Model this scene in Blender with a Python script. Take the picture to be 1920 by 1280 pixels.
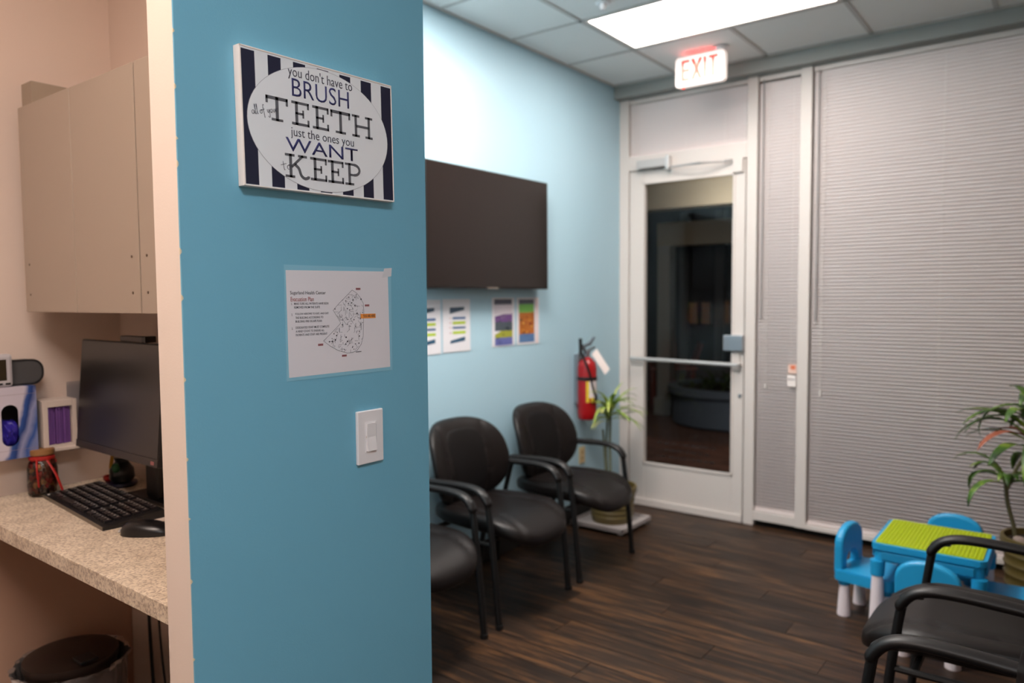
import bpy, bmesh, math, random
from math import sin, cos, pi, radians
from mathutils import Vector, Matrix
random.seed(7)
for o in list(bpy.data.objects): bpy.data.objects.remove(o)
SC = bpy.context.scene
COL = SC.collection

# ---------------------------------------------------------------- camera
CH = 1.54
cam_d = bpy.data.cameras.new('camera'); cam = bpy.data.objects.new('camera', cam_d); COL.objects.link(cam)
cam_d.sensor_width = 36; cam_d.lens = 36*1391.7/1920; cam_d.clip_start = 0.05; cam_d.clip_end = 60
yaw, pit, rol = (radians(a) for a in (37.37, 3.38, 0.403))
F = Vector((-sin(yaw)*cos(pit), cos(yaw)*cos(pit), -sin(pit)))
rt = Vector((cos(yaw), sin(yaw), 0)); dn = F.cross(rt)
RX = rt*cos(rol)+dn*sin(rol); DN = -rt*sin(rol)+dn*cos(rol)
M = Matrix(((RX.x, -DN.x, -F.x, 0), (RX.y, -DN.y, -F.y, 0), (RX.z, -DN.z, -F.z, CH), (0, 0, 0, 1)))
cam.matrix_world = M
cam_d.dof.use_dof = True; cam_d.dof.focus_distance = 1.56; cam_d.dof.aperture_fstop = 2.5
SC.camera = cam

# ---------------------------------------------------------------- world, view
w = bpy.data.worlds.new('world'); SC.world = w; w.use_nodes = True
w.node_tree.nodes['Background'].inputs[0].default_value = (0.25, 0.32, 0.5, 1)
w.node_tree.nodes['Background'].inputs[1].default_value = 0.012
SC.view_settings.view_transform = 'Standard'; SC.view_settings.look = 'None'
SC.view_settings.exposure = 0.0; SC.view_settings.gamma = 1.0
SC.view_settings.use_curve_mapping = False

ROOM_LAMP = 15.5      # emission of the lit ceiling panel in the waiting room
ROOM_LAMP_COL = (1.0, 0.92, 0.86)
ROOM2_LAMP = 47.0
OFFICE_LAMP = 22.0
OFFICE_LAMP_COL = (1.0, 0.82, 0.71)
HALL_LAMP = 23.5
HALL_LAMP_COL = (0.90, 0.95, 1.0)

# ---------------------------------------------------------------- materials
def lin(c):
    return tuple(((v/255)/12.92 if v/255 <= .04045 else ((v/255+.055)/1.055)**2.4) for v in c)
MATS = {}
def mat(name, col, rough=.5, metal=0, spec=.5, emit=None, es=0, noise=0, nscale=40, bump=0, bscale=200, col2=None, rnd=0, stretch=None, coat=0, alpha=1, sheen=0):
    if name in MATS: return MATS[name]
    m = bpy.data.materials.new(name); m.use_nodes = True; MATS[name] = m
    nt = m.node_tree; b = nt.nodes['Principled BSDF']
    c = lin(col) + (1,)
    b.inputs['Base Color'].default_value = c
    b.inputs['Roughness'].default_value = rough; b.inputs['Metallic'].default_value = metal
    b.inputs['Specular IOR Level'].default_value = spec
    b.inputs['Coat Weight'].default_value = coat
    b.inputs['Alpha'].default_value = alpha
    if sheen: b.inputs['Sheen Weight'].default_value = sheen
    if emit: b.inputs['Emission Color'].default_value = lin(emit)+(1,); b.inputs['Emission Strength'].default_value = es
    src = None
    if noise or bump or rnd:
        tc = nt.nodes.new('ShaderNodeTexCoord'); mp = nt.nodes.new('ShaderNodeMapping')
        nt.links.new(tc.outputs['Object'], mp.inputs['Vector'])
        if stretch: mp.inputs['Scale'].default_value = stretch
        oi = nt.nodes.new('ShaderNodeObjectInfo')
        if rnd:
            ml = nt.nodes.new('ShaderNodeMath'); ml.operation = 'MULTIPLY'; ml.inputs[1].default_value = 37.0
            nt.links.new(oi.outputs['Random'], ml.inputs[0])
            nt.links.new(ml.outputs[0], mp.inputs['Location'])
    if noise:
        n = nt.nodes.new('ShaderNodeTexNoise'); n.inputs['Scale'].default_value = nscale; n.inputs['Detail'].default_value = 5
        n.inputs['Roughness'].default_value = .6
        nt.links.new(mp.outputs[0], n.inputs['Vector'])
        r = nt.nodes.new('ShaderNodeValToRGB'); r.color_ramp.elements[0].position = .5-noise; r.color_ramp.elements[1].position = .5+noise
        r.color_ramp.elements[0].color = c; r.color_ramp.elements[1].color = lin(col2)+(1,)
        nt.links.new(n.outputs['Fac'], r.inputs['Fac']); src = r.outputs['Color']
        nt.links.new(src, b.inputs['Base Color'])
    if rnd:
        hs = nt.nodes.new('ShaderNodeHueSaturation')
        mr = nt.nodes.new('ShaderNodeMapRange'); mr.inputs['To Min'].default_value = 1-rnd; mr.inputs['To Max'].default_value = 1+rnd
        nt.links.new(oi.outputs['Random'], mr.inputs['Value']); nt.links.new(mr.outputs[0], hs.inputs['Value'])
        if src: nt.links.new(src, hs.inputs['Color'])
        else: hs.inputs['Color'].default_value = c
        nt.links.new(hs.outputs[0], b.inputs['Base Color'])
    if bump:
        n2 = nt.nodes.new('ShaderNodeTexNoise'); n2.inputs['Scale'].default_value = bscale; n2.inputs['Detail'].default_value = 3
        nt.links.new(mp.outputs[0], n2.inputs['Vector'])
        bp = nt.nodes.new('ShaderNodeBump'); bp.inputs['Strength'].default_value = bump; bp.inputs['Distance'].default_value = .002
        nt.links.new(n2.outputs['Fac'], bp.inputs['Height']); nt.links.new(bp.outputs[0], b.inputs['Normal'])
    return m
def glassy(name, tint=(1, 1, 1), refl=1.0, rough=0.0, haze=0.0, hazecol=(1, 1, 1)):
    """thin clear sheet: mostly see-through, with a fresnel reflection and optional milky haze"""
    m = bpy.data.materials.new(name); m.use_nodes = True; nt = m.node_tree; MATS[name] = m
    for n in list(nt.nodes): nt.nodes.remove(n)
    out = nt.nodes.new('ShaderNodeOutputMaterial'); tr = nt.nodes.new('ShaderNodeBsdfTransparent'); gl = nt.nodes.new('ShaderNodeBsdfGlossy')
    tr.inputs[0].default_value = tint+(1,); gl.inputs['Roughness'].default_value = rough
    fr = nt.nodes.new('ShaderNodeFresnel'); fr.inputs[0].default_value = 1.45
    ml = nt.nodes.new('ShaderNodeMath'); ml.operation = 'MULTIPLY'; ml.inputs[1].default_value = refl
    nt.links.new(fr.outputs[0], ml.inputs[0])
    mx = nt.nodes.new('ShaderNodeMixShader'); nt.links.new(ml.outputs[0], mx.inputs[0]); nt.links.new(tr.outputs[0], mx.inputs[1]); nt.links.new(gl.outputs[0], mx.inputs[2])
    last = mx
    if haze:
        df = nt.nodes.new('ShaderNodeBsdfDiffuse'); df.inputs[0].default_value = lin(hazecol)+(1,)
        m2 = nt.nodes.new('ShaderNodeMixShader'); m2.inputs[0].default_value = haze
        nt.links.new(mx.outputs[0], m2.inputs[1]); nt.links.new(df.outputs[0], m2.inputs[2]); last = m2
    nt.links.new(last.outputs[0], out.inputs[0])
    return m
blue_paint = mat('blue_paint_lit_tone', (170, 202, 216), rough=.42, spec=.38, bump=.08, bscale=260)  # the pier's blue, lightened to stand in for stronger light
pier_paint = mat('blue_paint_shaded_tone', (116, 180, 206), rough=.5, spec=.35, bump=.12, bscale=260)  # the same wall blue, deepened to stand in for dimmer light
taupe_paint = mat('taupe_wall_paint', (112, 92, 80), rough=.6, bump=.1)
cream_paint = mat('cream_wall_paint', (226, 205, 190), rough=.55, bump=.1, bscale=260)
grey_paint = mat('grey_header_paint', (150, 152, 148), rough=.6)
white_alu = mat('white_painted_aluminium', (214, 205, 199), rough=.4)
dark_void = mat('dark_recess', (28, 24, 22), rough=.9)
tile_m = mat('ceiling_tile', (238, 237, 235), rough=.9, bump=.25, bscale=350, rnd=.02)
tee_m = mat('ceiling_grid_metal', (196, 192, 188), rough=.5)
slat_m = mat('blind_slat', (236, 224, 221), rough=.45, spec=.4)
leather = mat('black_leather', (17, 12, 11), rough=.4, spec=.3, bump=.15, bscale=500)
leather2 = mat('black_leather_panel', (13, 10, 10), rough=.5, spec=.2, bump=.2, bscale=700)
blk = mat('black_plastic', (18, 17, 18), rough=.45)
blkmetal = mat('black_painted_steel', (14, 14, 15), rough=.4)
armrub = mat('black_armrest', (18, 15, 15), rough=.42, spec=.35)
screen_m = mat('dark_screen', (22, 18, 17), rough=.28, spec=.6)
tv_screen = mat('television_screen', (26, 18, 15), rough=.24, spec=.5)
wplastic = mat('white_plastic', (234, 232, 234), rough=.35)
steel = mat('brushed_steel', (168, 172, 178), rough=.35, metal=.9)
chrome = mat('satin_aluminium', (205, 203, 202), rough=.3, metal=.6)
paper_m = mat('white_paper', (218, 216, 220), rough=.7)
glass_m = glassy('window_glass', (0.93, 0.95, 0.95), refl=.4)
clear_m = glassy('clear_plastic', (0.97, 0.98, 1.0), refl=1.0, rough=.08, haze=.08, hazecol=(220, 225, 235))
jar_m = glassy('jar_glass', (0.95, 0.96, 0.95), refl=1.2, rough=.02)
bag_m = glassy('plastic_bag', (0.93, 0.9, 0.88), refl=1.6, rough=.2, haze=.22, hazecol=(200, 190, 185))

def floor_material():
    m = mat('dark_wood_plank', (54, 38, 29), rough=.42, spec=.28)
    nt = m.node_tree; b = nt.nodes['Principled BSDF']
    tc = nt.nodes.new('ShaderNodeTexCoord'); oi = nt.nodes.new('ShaderNodeObjectInfo')
    mu = nt.nodes.new('ShaderNodeMath'); mu.operation = 'MULTIPLY'; mu.inputs[1].default_value = 53; nt.links.new(oi.outputs['Random'], mu.inputs[0])
    mp = nt.nodes.new('ShaderNodeMapping'); mp.inputs['Scale'].default_value = (1.6, 22, 1); nt.links.new(tc.outputs['Object'], mp.inputs[0]); nt.links.new(mu.outputs[0], mp.inputs['Location'])
    n = nt.nodes.new('ShaderNodeTexNoise'); n.inputs['Scale'].default_value = 1.6; n.inputs['Detail'].default_value = 8; n.inputs['Roughness'].default_value = .65; n.inputs['Distortion'].default_value = .5
    nt.links.new(mp.outputs[0], n.inputs[0])
    r = nt.nodes.new('ShaderNodeValToRGB'); e = r.color_ramp.elements
    e[0].position = .28; e[0].color = lin((24, 17, 13))+(1,); e[1].position = .78; e[1].color = lin((112, 76, 46))+(1,)
    k = r.color_ramp.elements.new(.5); k.color = lin((46, 32, 23))+(1,)
    nt.links.new(n.outputs['Fac'], r.inputs[0])
    hs = nt.nodes.new('ShaderNodeHueSaturation'); mr = nt.nodes.new('ShaderNodeMapRange'); mr.inputs['To Min'].default_value = .72; mr.inputs['To Max'].default_value = 1.25
    nt.links.new(oi.outputs['Random'], mr.inputs[0]); nt.links.new(mr.outputs[0], hs.inputs['Value']); nt.links.new(r.outputs[0], hs.inputs['Color'])
    nt.links.new(hs.outputs[0], b.inputs['Base Color'])
    rr = nt.nodes.new('ShaderNodeMapRange'); rr.inputs['To Min'].default_value = .5; rr.inputs['To Max'].default_value = .36
    nt.links.new(n.outputs['Fac'], rr.inputs[0]); nt.links.new(rr.outputs[0], b.inputs['Roughness'])
    bp = nt.nodes.new('ShaderNodeBump'); bp.inputs['Strength'].default_value = .15; bp.inputs['Distance'].default_value = .002
    nt.links.new(n.outputs['Fac'], bp.inputs['Height']); nt.links.new(bp.outputs[0], b.inputs['Normal'])
    return m
plank_m = floor_material()
def counter_material():
    m = mat('speckled_laminate', (196, 180, 156), rough=.4, spec=.4)
    nt = m.node_tree; b = nt.nodes['Principled BSDF']
    tc = nt.nodes.new('ShaderNodeTexCoord')
    n = nt.nodes.new('ShaderNodeTexNoise'); n.inputs['Scale'].default_value = 130; n.inputs['Detail'].default_value = 4; n.inputs['Distortion'].default_value = .6
    n2 = nt.nodes.new('ShaderNodeTexNoise'); n2.inputs['Scale'].default_value = 18; n2.inputs['Detail'].default_value = 4
    for q in (n, n2): nt.links.new(tc.outputs['Object'], q.inputs[0])
    r = nt.nodes.new('ShaderNodeValToRGB'); e = r.color_ramp.elements
    e[0].position = .36; e[0].color = lin((186, 166, 146))+(1,); e[1].position = .56; e[1].color = lin((238, 222, 198))+(1,)
    nt.links.new(n.outputs['Fac'], r.inputs[0])
    mx = nt.nodes.new('ShaderNodeMixRGB'); mx.blend_type = 'MULTIPLY'; mx.inputs[0].default_value = .45
    r2 = nt.nodes.new('ShaderNodeValToRGB'); r2.color_ramp.elements[0].position = .35; r2.color_ramp.elements[1].position = .65; r2.color_ramp.elements[0].color = lin((200, 190, 182))+(1,)
    nt.links.new(n2.outputs['Fac'], r2.inputs[0]); nt.links.new(r.outputs[0], mx.inputs[1]); nt.links.new(r2.outputs[0], mx.inputs[2])
    nt.links.new(mx.outputs[0], b.inputs['Base Color'])
    return m
counter_m = counter_material()
taupe = mat('taupe_laminate', (172, 156, 140), rough=.45)
taupe_edge = mat('taupe_laminate_edge', (120, 104, 90), rough=.5)

# ---------------------------------------------------------------- mesh helpers
def BM(): return bmesh.new()
def box(bm, x0, x1, y0, y1, z0, z1, bev=0, seg=2, mtx=None):
    t = bmesh.new(); bmesh.ops.create_cube(t, size=1)
    for v in t.verts: v.co = Vector(((x0+x1)/2+v.co.x*(x1-x0), (y0+y1)/2+v.co.y*(y1-y0), (z0+z1)/2+v.co.z*(z1-z0)))
    if bev: bmesh.ops.bevel(t, geom=list(t.edges), offset=bev, segments=seg, affect='EDGES', profile=.5)
    join(bm, t, mtx); return bm
def join(bm, t, mtx=None):
    if mtx: bmesh.ops.transform(t, matrix=mtx, verts=list(t.verts))
    me = bpy.data.meshes.new('tmp'); t.to_mesh(me); t.free(); bm.from_mesh(me); bpy.data.meshes.remove(me)
def rings(bm, rs, cap=True, closed=False):
    vs = [[bm.verts.new(p) for p in r] for r in rs]; n = len(vs[0])
    m = len(vs)
    for i in range(m if closed else m-1):
        a, b = vs[i], vs[(i+1) % m]
        for j in range(n):
            try: bm.faces.new((a[j], a[(j+1) % n], b[(j+1) % n], b[j]))
            except ValueError: pass
    if cap and not closed:
        bm.faces.new(list(reversed(vs[0]))); bm.faces.new(vs[-1])
    return vs
def lathe(bm, prof, c=(0, 0, 0), n=28, cap=True, wob=None, mtx=None):
    t = bmesh.new(); rs = []
    for k, (r, z) in enumerate(prof):
        ring = []
        for i in range(n):
            a = 2*pi*i/n; rr = max(r, .0004)*(1+(wob(a, k) if wob else 0))
            ring.append(Vector((c[0]+rr*cos(a), c[1]+rr*sin(a), c[2]+z)))
        rs.append(ring)
    rings(t, rs, cap); join(bm, t, mtx); return bm
def smooth_path(pts, n=6):
    P = [Vector(p) for p in pts]; out = []
    for i in range(len(P)-1):
        p0 = P[max(i-1, 0)]; p1 = P[i]; p2 = P[i+1]; p3 = P[min(i+2, len(P)-1)]
        for k in range(n):
            t = k/n
            out.append(.5*((2*p1)+(-p0+p2)*t+(2*p0-5*p1+4*p2-p3)*t*t+(-p0+3*p1-3*p2+p3)*t**3))
    out.append(P[-1]); return out
def tube(bm, pts, r, n=10, sm=0, ry=None, up=(0, 1, 0), taper=None):
    P = smooth_path(pts, sm) if sm else [Vector(p) for p in pts]
    t = bmesh.new(); rs = []; U = Vector(up)
    for i, p in enumerate(P):
        d = (P[min(i+1, len(P)-1)]-P[max(i-1, 0)]).normalized()
        u = U-d*U.dot(d)
        if u.length < 1e-3: u = Vector((1, 0, 0))-d*d.x
        u.normalize(); v = d.cross(u)
        k = taper(i/(len(P)-1)) if taper else 1
        ra = (ry or r)*k; rb = r*k
        rs.append([p+u*ra*cos(2*pi*j/n)+v*rb*sin(2*pi*j/n) for j in range(n)])
    rings(t, rs); bmesh.ops.recalc_face_normals(t, faces=t.faces); join(bm, t); return bm
def prism(bm, poly, axis, a, b):
    """polygon in the plane across `axis`, extruded from a to b; poly coordinates are the two other axes in xyz order"""
    def P(p, h):
        return Vector((h, p[0], p[1])) if axis == 0 else Vector((p[0], h, p[1])) if axis == 1 else Vector((p[0], p[1], h))
    t = bmesh.new(); lo = [t.verts.new(P(p, a)) for p in poly]; hi = [t.verts.new(P(p, b)) for p in poly]; n = len(poly)
    for i in range(n): t.faces.new((lo[i], lo[(i+1) % n], hi[(i+1) % n], hi[i]))
    t.faces.new(list(reversed(lo))); t.faces.new(hi)
    bmesh.ops.recalc_face_normals(t, faces=t.faces); join(bm, t); return bm
def cushion(bm, rx, ry, ht, hb, ex=2.6, p=3.0, n=44, m=9, deform=None):
    """padded pad: outline superellipse rx, ry in local u,v; ht above, hb below; deform maps (u,v,w)->Vector"""
    t = bmesh.new(); rs = []
    def pt(a, r, s):
        c, q = cos(a), sin(a)
        u = rx*r*math.copysign(abs(c)**(2/ex), c); v = ry*r*math.copysign(abs(q)**(2/ex), q)
        h = (1-r**p)**(1/p) if r < 1 else 0
        return deform(u, v, (ht if s > 0 else -hb)*h)
    rad = [sin(pi/2*k/m) for k in range(1, m+1)]
    for r in rad: rs.append([pt(2*pi*i/n, r, 1) for i in range(n)])
    for r in reversed(rad[:-1]): rs.append([pt(2*pi*i/n, r, -1) for i in range(n)])
    vs = rings(t, rs, cap=False)
    for ring, s in ((vs[0], 1), (vs[-1], -1)):
        c = t.verts.new(pt(0, 0, s))
        for i in range(n): t.faces.new((ring[i], ring[(i+1) % n], c))
    bmesh.ops.recalc_face_normals(t, faces=t.faces); join(bm, t); return bm
def obj(name, bm, m, parent=None, smooth=False, loc=None):
    me = bpy.data.meshes.new(name)
    if smooth:
        for f in bm.faces: f.smooth = True
    bm.to_mesh(me); bm.free()
    if smooth == 'auto':
        pass
    me.materials.append(m)
    o = bpy.data.objects.new(name, me); COL.objects.link(o)
    if smooth: me.set_sharp_from_angle(angle=radians(42))
    if parent: o.parent = parent
    if loc: o.location = loc
    return o
def thing(name, label, cat, loc=(0, 0, 0), rz=0, group=None):
    o = bpy.data.objects.new(name, None); COL.objects.link(o); o.location = loc; o.rotation_euler = (0, 0, rz); o.empty_display_size = .05
    o['label'] = label; o['category'] = cat
    if group: o['group'] = group
    return o
def tag(o, label, cat, group=None):
    o['label'] = label; o['category'] = cat
    if group: o['group'] = group
    return o
def struct(o): o['kind'] = 'structure'; return o
def stuff(o): o['kind'] = 'stuff'; return o
def inst(name, me, parent, loc=(0, 0, 0), rot=(0, 0, 0), sc=None):
    o = bpy.data.objects.new(name, me); COL.objects.link(o); o.parent = parent; o.location = loc; o.rotation_euler = rot
    if sc: o.scale = sc
    return o
def dup(root, loc, rz=0, label=None, group=None):
    r = root.copy(); COL.objects.link(r); r.location = loc; r.rotation_euler = (0, 0, rz)
    if label: r['label'] = label
    if group: r['group'] = group
    for ch in list(root.children):
        c = ch.copy(); COL.objects.link(c); c.parent = r
        for g in ch.children:
            d = g.copy(); COL.objects.link(d); d.parent = c
    return r
def text_obj(name, body, m, parent, x, u0, u1, v0, v1, th=.0004, offset=0.0, shear=0, extrude_axis=0):
    """word fitted into u0..u1 (y) by v0..v1 (z), standing in the plane x, facing +x"""
    cu = bpy.data.curves.new('t', 'FONT'); cu.body = body; cu.size = 1; cu.resolution_u = 3; cu.offset = offset; cu.shear = shear
    to = bpy.data.objects.new('t', cu); COL.objects.link(to)
    bpy.context.view_layer.update()
    me = bpy.data.meshes.new_from_object(to.evaluated_get(bpy.context.evaluated_depsgraph_get()))
    bpy.data.objects.remove(to); bpy.data.curves.remove(cu)
    xs = [v.co.x for v in me.vertices]; ys = [v.co.y for v in me.vertices]
    a, b, c, d = min(xs), max(xs), min(ys), max(ys)
    for v in me.vertices:
        v.co = Vector((x, u0+(v.co.x-a)/(b-a)*(u1-u0), v0+(v.co.y-c)/(d-c)*(v1-v0)))
    me.name = name; me.materials.clear(); me.materials.append(m)
    o = bpy.data.objects.new(name, me); COL.objects.link(o); o.parent = parent
    md = o.modifiers.new('thickness', 'SOLIDIFY'); md.thickness = th; md.offset = 0
    return o
def ribbon(bm, pts, wd, x0, x1):
    """flat stroke through (u,v) points, wd wide, in the plane between x0 and x1"""
    P = [Vector(p) for p in pts]; L, R = [], []
    for i, p in enumerate(P):
        d = P[min(i+1, len(P)-1)]-P[max(i-1, 0)]
        if d.length < 1e-9: d = Vector((1, 0))
        d.normalize(); nrm = Vector((-d.y, d.x))*wd/2
        L.append(p+nrm); R.append(p-nrm)
    t = bmesh.new()
    for i in range(len(P)-1):
        q = [L[i], L[i+1], R[i+1], R[i]]
        a = [t.verts.new((x0, s.x, s.y)) for s in q]; b = [t.verts.new((x1, s.x, s.y)) for s in q]
        t.faces.new(b); t.faces.new(list(reversed(a)))
        for k in range(4): t.faces.new((a[k], a[(k+1) % 4], b[(k+1) % 4], b[k]))
    bmesh.ops.recalc_face_normals(t, faces=t.faces); join(bm, t); return bm

# ================================================================ THE SETTING
XT, D, ZC = -2.72, 4.88, 3.05          # left waiting-room wall, window wall, ceiling
XR = .20
# floor with planks
o = BM(); box(o, -2.9, 1.7, -2.7, 4.99, -.06, -.0042); fl = struct(obj('floor', o, dark_void))
pw, pl = .152, 1.22
b = BM(); prism(b, [(-pl/2+.001, -pw/2+.0008), (pl/2-.001, -pw/2+.0008), (pl/2-.001, pw/2-.0008), (-pl/2+.001, pw/2-.0008)], 2, -.004, -.0006)
box(b, -pl/2+.002, pl/2-.002, -pw/2+.0016, pw/2-.0016, -.0007, 0)
pm = obj('plank', b, plank_m, fl)
pmesh = pm.data; first = True
y = 4.90
row = 0
while y > -2.6:
    x = -2.78+pl/2-[0, .45, .83, .2, .62][row % 5]-random.random()*.15
    while x-pl/2 < 1.6:
        x0, x1 = max(x-pl/2, -2.85), min(x+pl/2, 1.6)
        inside = (x1 > -2.85) and (x0 < 1.55) and not (y > 1.4 and x0 > .25)
        if inside and x1-x0 > .05:
            if first: pm.location = (x, y-pw/2, 0); first = False
            else: inst('plank', pmesh, fl, ((x0+x1)/2, y-pw/2, 0), sc=((x1-x0)/pl, 1, 1))
        x += pl
    y -= pw; row += 1
# ceiling: slab, grid, tiles
o = BM(); box(o, -2.9, 1.7, -2.7, 4.99, 3.075, 3.16); ce = struct(obj('ceiling', o, grey_paint))
gx = [-2.835+.61*k for k in range(0, 8)]      # -2.225 and -1.005 bound the lit panel
gy = [4.77-.61*k for k in range(0, 13)]
b = BM(); box(b, -.305+.008, .305-.008, -.305+.008, .305-.008, .0055, .017)
tm = obj('ceiling_tile', b, tile_m, ce); tmesh = tm.data
LAMPS = {'room': (-2.225, -1.005, 3.55, 4.16), 'office': (-1.615, -1.005, -.72, .50), 'hall': (.215, .825, -.72, .50), 'room2': (-2.225, -1.615, 1.72, 2.94)}
def in_lamp(x, y):
    return any(a < x < b_ and c < y < d for a, b_, c, d in LAMPS.values())
first = True
xs = [-2.78]+gx[1:]+[1.6]; ys = [4.80]+gy[0:]
for i in range(len(xs)-1):
    for j in range(len(ys)-1):
        x0, x1, y1, y0 = xs[i], xs[i+1], ys[j], ys[j+1]
        cx, cy = (x0+x1)/2, (y0+y1)/2
        if in_lamp(cx, cy) or (cy > 1.4 and x0 > XR) or x1-x0 < .05: continue
        if first and abs(x1-x0-.61) < .01 and abs(y1-y0-.61) < .01: tm.location = (cx, cy, ZC); first = False; continue
        inst('ceiling_tile', tmesh, ce, (cx, cy, ZC), sc=((x1-x0-.016)/.594, (y1-y0-.016)/.594, 1))
def tee(x0, x1, y0, y1):
    b = BM(); box(b, x0, x1, y0, y1, ZC, ZC+.006); box(b, (x0+x1)/2-(.002 if x1-x0 < .1 else (x1-x0)/2), (x0+x1)/2+(.002 if x1-x0 < .1 else (x1-x0)/2), (y0+y1)/2-(.002 if y1-y0 < .1 else (y1-y0)/2), (y0+y1)/2+(.002 if y1-y0 < .1 else (y1-y0)/2), ZC+.006, ZC+.024)
    return obj('ceiling_tee', b, tee_m, ce)
def runs(a, b_, cuts):
    out = []; c = a
    for p, q in sorted(cuts):
        if p > c: out.append((c, p))
        c = max(c, q)
    if c < b_: out.append((c, b_))
    return out
for x in gx[1:]:
    for p, q in runs(-2.55, 4.79, [(v[2], v[3]) for v in LAMPS.values() if v[0]+.05 < x < v[1]-.05]): tee(x-.012, x+.012, p, q)
for yy in gy:
    for p, q in runs(-2.78, 1.5, [(v[0], v[1]) for v in LAMPS.values() if v[2]+.05 < yy < v[3]-.05]): tee(p, q, yy-.012, yy+.012)
# wall angle
for x0, x1, y0, y1 in ((XT, XT+.02, 1.42, 4.80), (XT, XR, 4.78, 4.80), (XR-.02, XR, 1.2, 4.8)):
    b = BM(); box(b, x0, x1, y0, y1, ZC-.001, ZC+.02); obj('wall_angle', b, tee_m, ce)

def wallbox(name, x0, x1, y0, y1, z0, z1, m):
    b = BM(); box(b, x0, x1, y0, y1, z0, z1); return struct(obj(name, b, m))
wallbox('wall_left', XT-.12, XT, 1.39, 4.99, 0, 3.07, blue_paint)
wl = wallbox('wall_office_left', -2.90, -2.78, -2.6, 1.39, 0, 3.07, cream_paint)
wallbox('wall_office_back', -2.78, -1.34, 1.285, 1.36, 0, 3.07, cream_paint)
b = BM(); box(b, -2.72, -1.34, 1.362, 1.38, 0, 3.07); struct(obj('wall_front', b, blue_paint))
# the pier: cream end and office side, blue hallway side
b = BM(); box(b, -1.349, -1.264, .691, 1.306, 0, 3.07, bev=.0); wp = struct(obj('wall_pier', b, mat('cream_paint_lit_tone', (240, 222, 208), rough=.55, bump=.1, bscale=260)))  # office cream, lightened to stand in for the brighter light on the end
b = BM(); box(b, -1.264, -1.26, .6912, 1.31, 0, 3.07); obj('blue_skim_coat', b, pier_paint, wp)
b = BM()                                   # ragged drips of cream paint and plaster along the painted corner
random.seed(3)
zz = .5
while zz < 3:
    l = random.uniform(.004, .014)
    prism(b, [(.6895, zz), (.6925+random.uniform(-.0006, .0006), zz+l*.3), (.6922, zz+l*.7), (.6895, zz+l)], 0, -1.262, -1.2596)
    zz += random.uniform(.03, .16)
stuff(obj('paint_drips', b, mat('old_cream_paint', (226, 212, 184), rough=.6), wp))
wallbox('wall_right', XR, XR+.12, 1.2, 4.99, 0, 3.07, taupe_paint)  # unseen wall, given a dark colour to cut bounce onto the blinds
wallbox('wall_hall_right', 1.5, 1.62, -2.6, 1.32, 0, 3.07, cream_paint)
wallbox('wall_hall_end', XR, 1.5, 1.2, 1.32, 0, 3.07, blue_paint)
wallbox('wall_back', -2.9, 1.62, -2.72, -2.6, 0, 3.07, cream_paint)
# soffit band over the windows
b = BM(); box(b, XT, XR, 4.80, 4.99, 2.966, 3.075); struct(obj('trim_1', b, grey_paint))
b = BM(); box(b, -1.77, XR, 4.93, 4.99, 0, .037); struct(obj('trim_2', b, dark_void))
# baseboards
bb = mat('black_cove_base', (30, 27, 26), rough=.5)
b = BM(); box(b, XT, XT+.008, 1.39, 4.85, 0, .10, bev=.003); struct(obj('baseboard_left', b, bb))
b = BM(); box(b, XR-.008, XR, 1.33, 4.85, 0, .10, bev=.003); struct(obj('baseboard_right', b, bb))
b = BM(); box(b, -1.26, -1.252, .70, 1.30, 0, .10, bev=.003); struct(obj('baseboard_pier', b, bb))

# window wall frame
Y0, Y1 = D, D+.09
def member(par, name, x0, x1, z0, z1, y0=Y0, y1=Y1, m=white_alu, bev=.003):
    b = BM(); box(b, x0, x1, y0, y1, z0, z1, bev=bev); return obj(name, b, m, par)
wf = struct(member(None, 'trim_3', XT, -2.645, 0, 2.966))              # jamb against the blue wall
wf.name = 'trim_jamb'
struct(member(None, 'trim_transom_bar', -2.645, -1.77, 2.452, 2.552))
struct(member(None, 'trim_mullion', -1.77, -1.70, .0, 2.966))
struct(member(None, 'trim_mullion', -1.43, -1.36, .037, 2.966))
# window_1 transom, window_2 sidelight, window_3 large window
def window(n, x0, x1, z0, z1, sill_h, sill_proud=.0):
    b = BM(); box(b, x0, x1, 4.945, 4.951, z0, z1); g = struct(obj('window_%d' % n, b, glass_m))
    if sill_h: member(g, 'window_sill', x0, x1, z0-sill_h, z0, y0=Y0-sill_proud)
    member(g, 'window_head', x0, x1, z1, z1+.03, y0=Y0+.03)
    return g
window(1, -2.645, -1.77, 2.552, 2.93, 0)
window(2, -1.70, -1.43, .10, 2.93, .06)
window(3, -1.36, XR, .067, 2.93, .03, .006)

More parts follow.
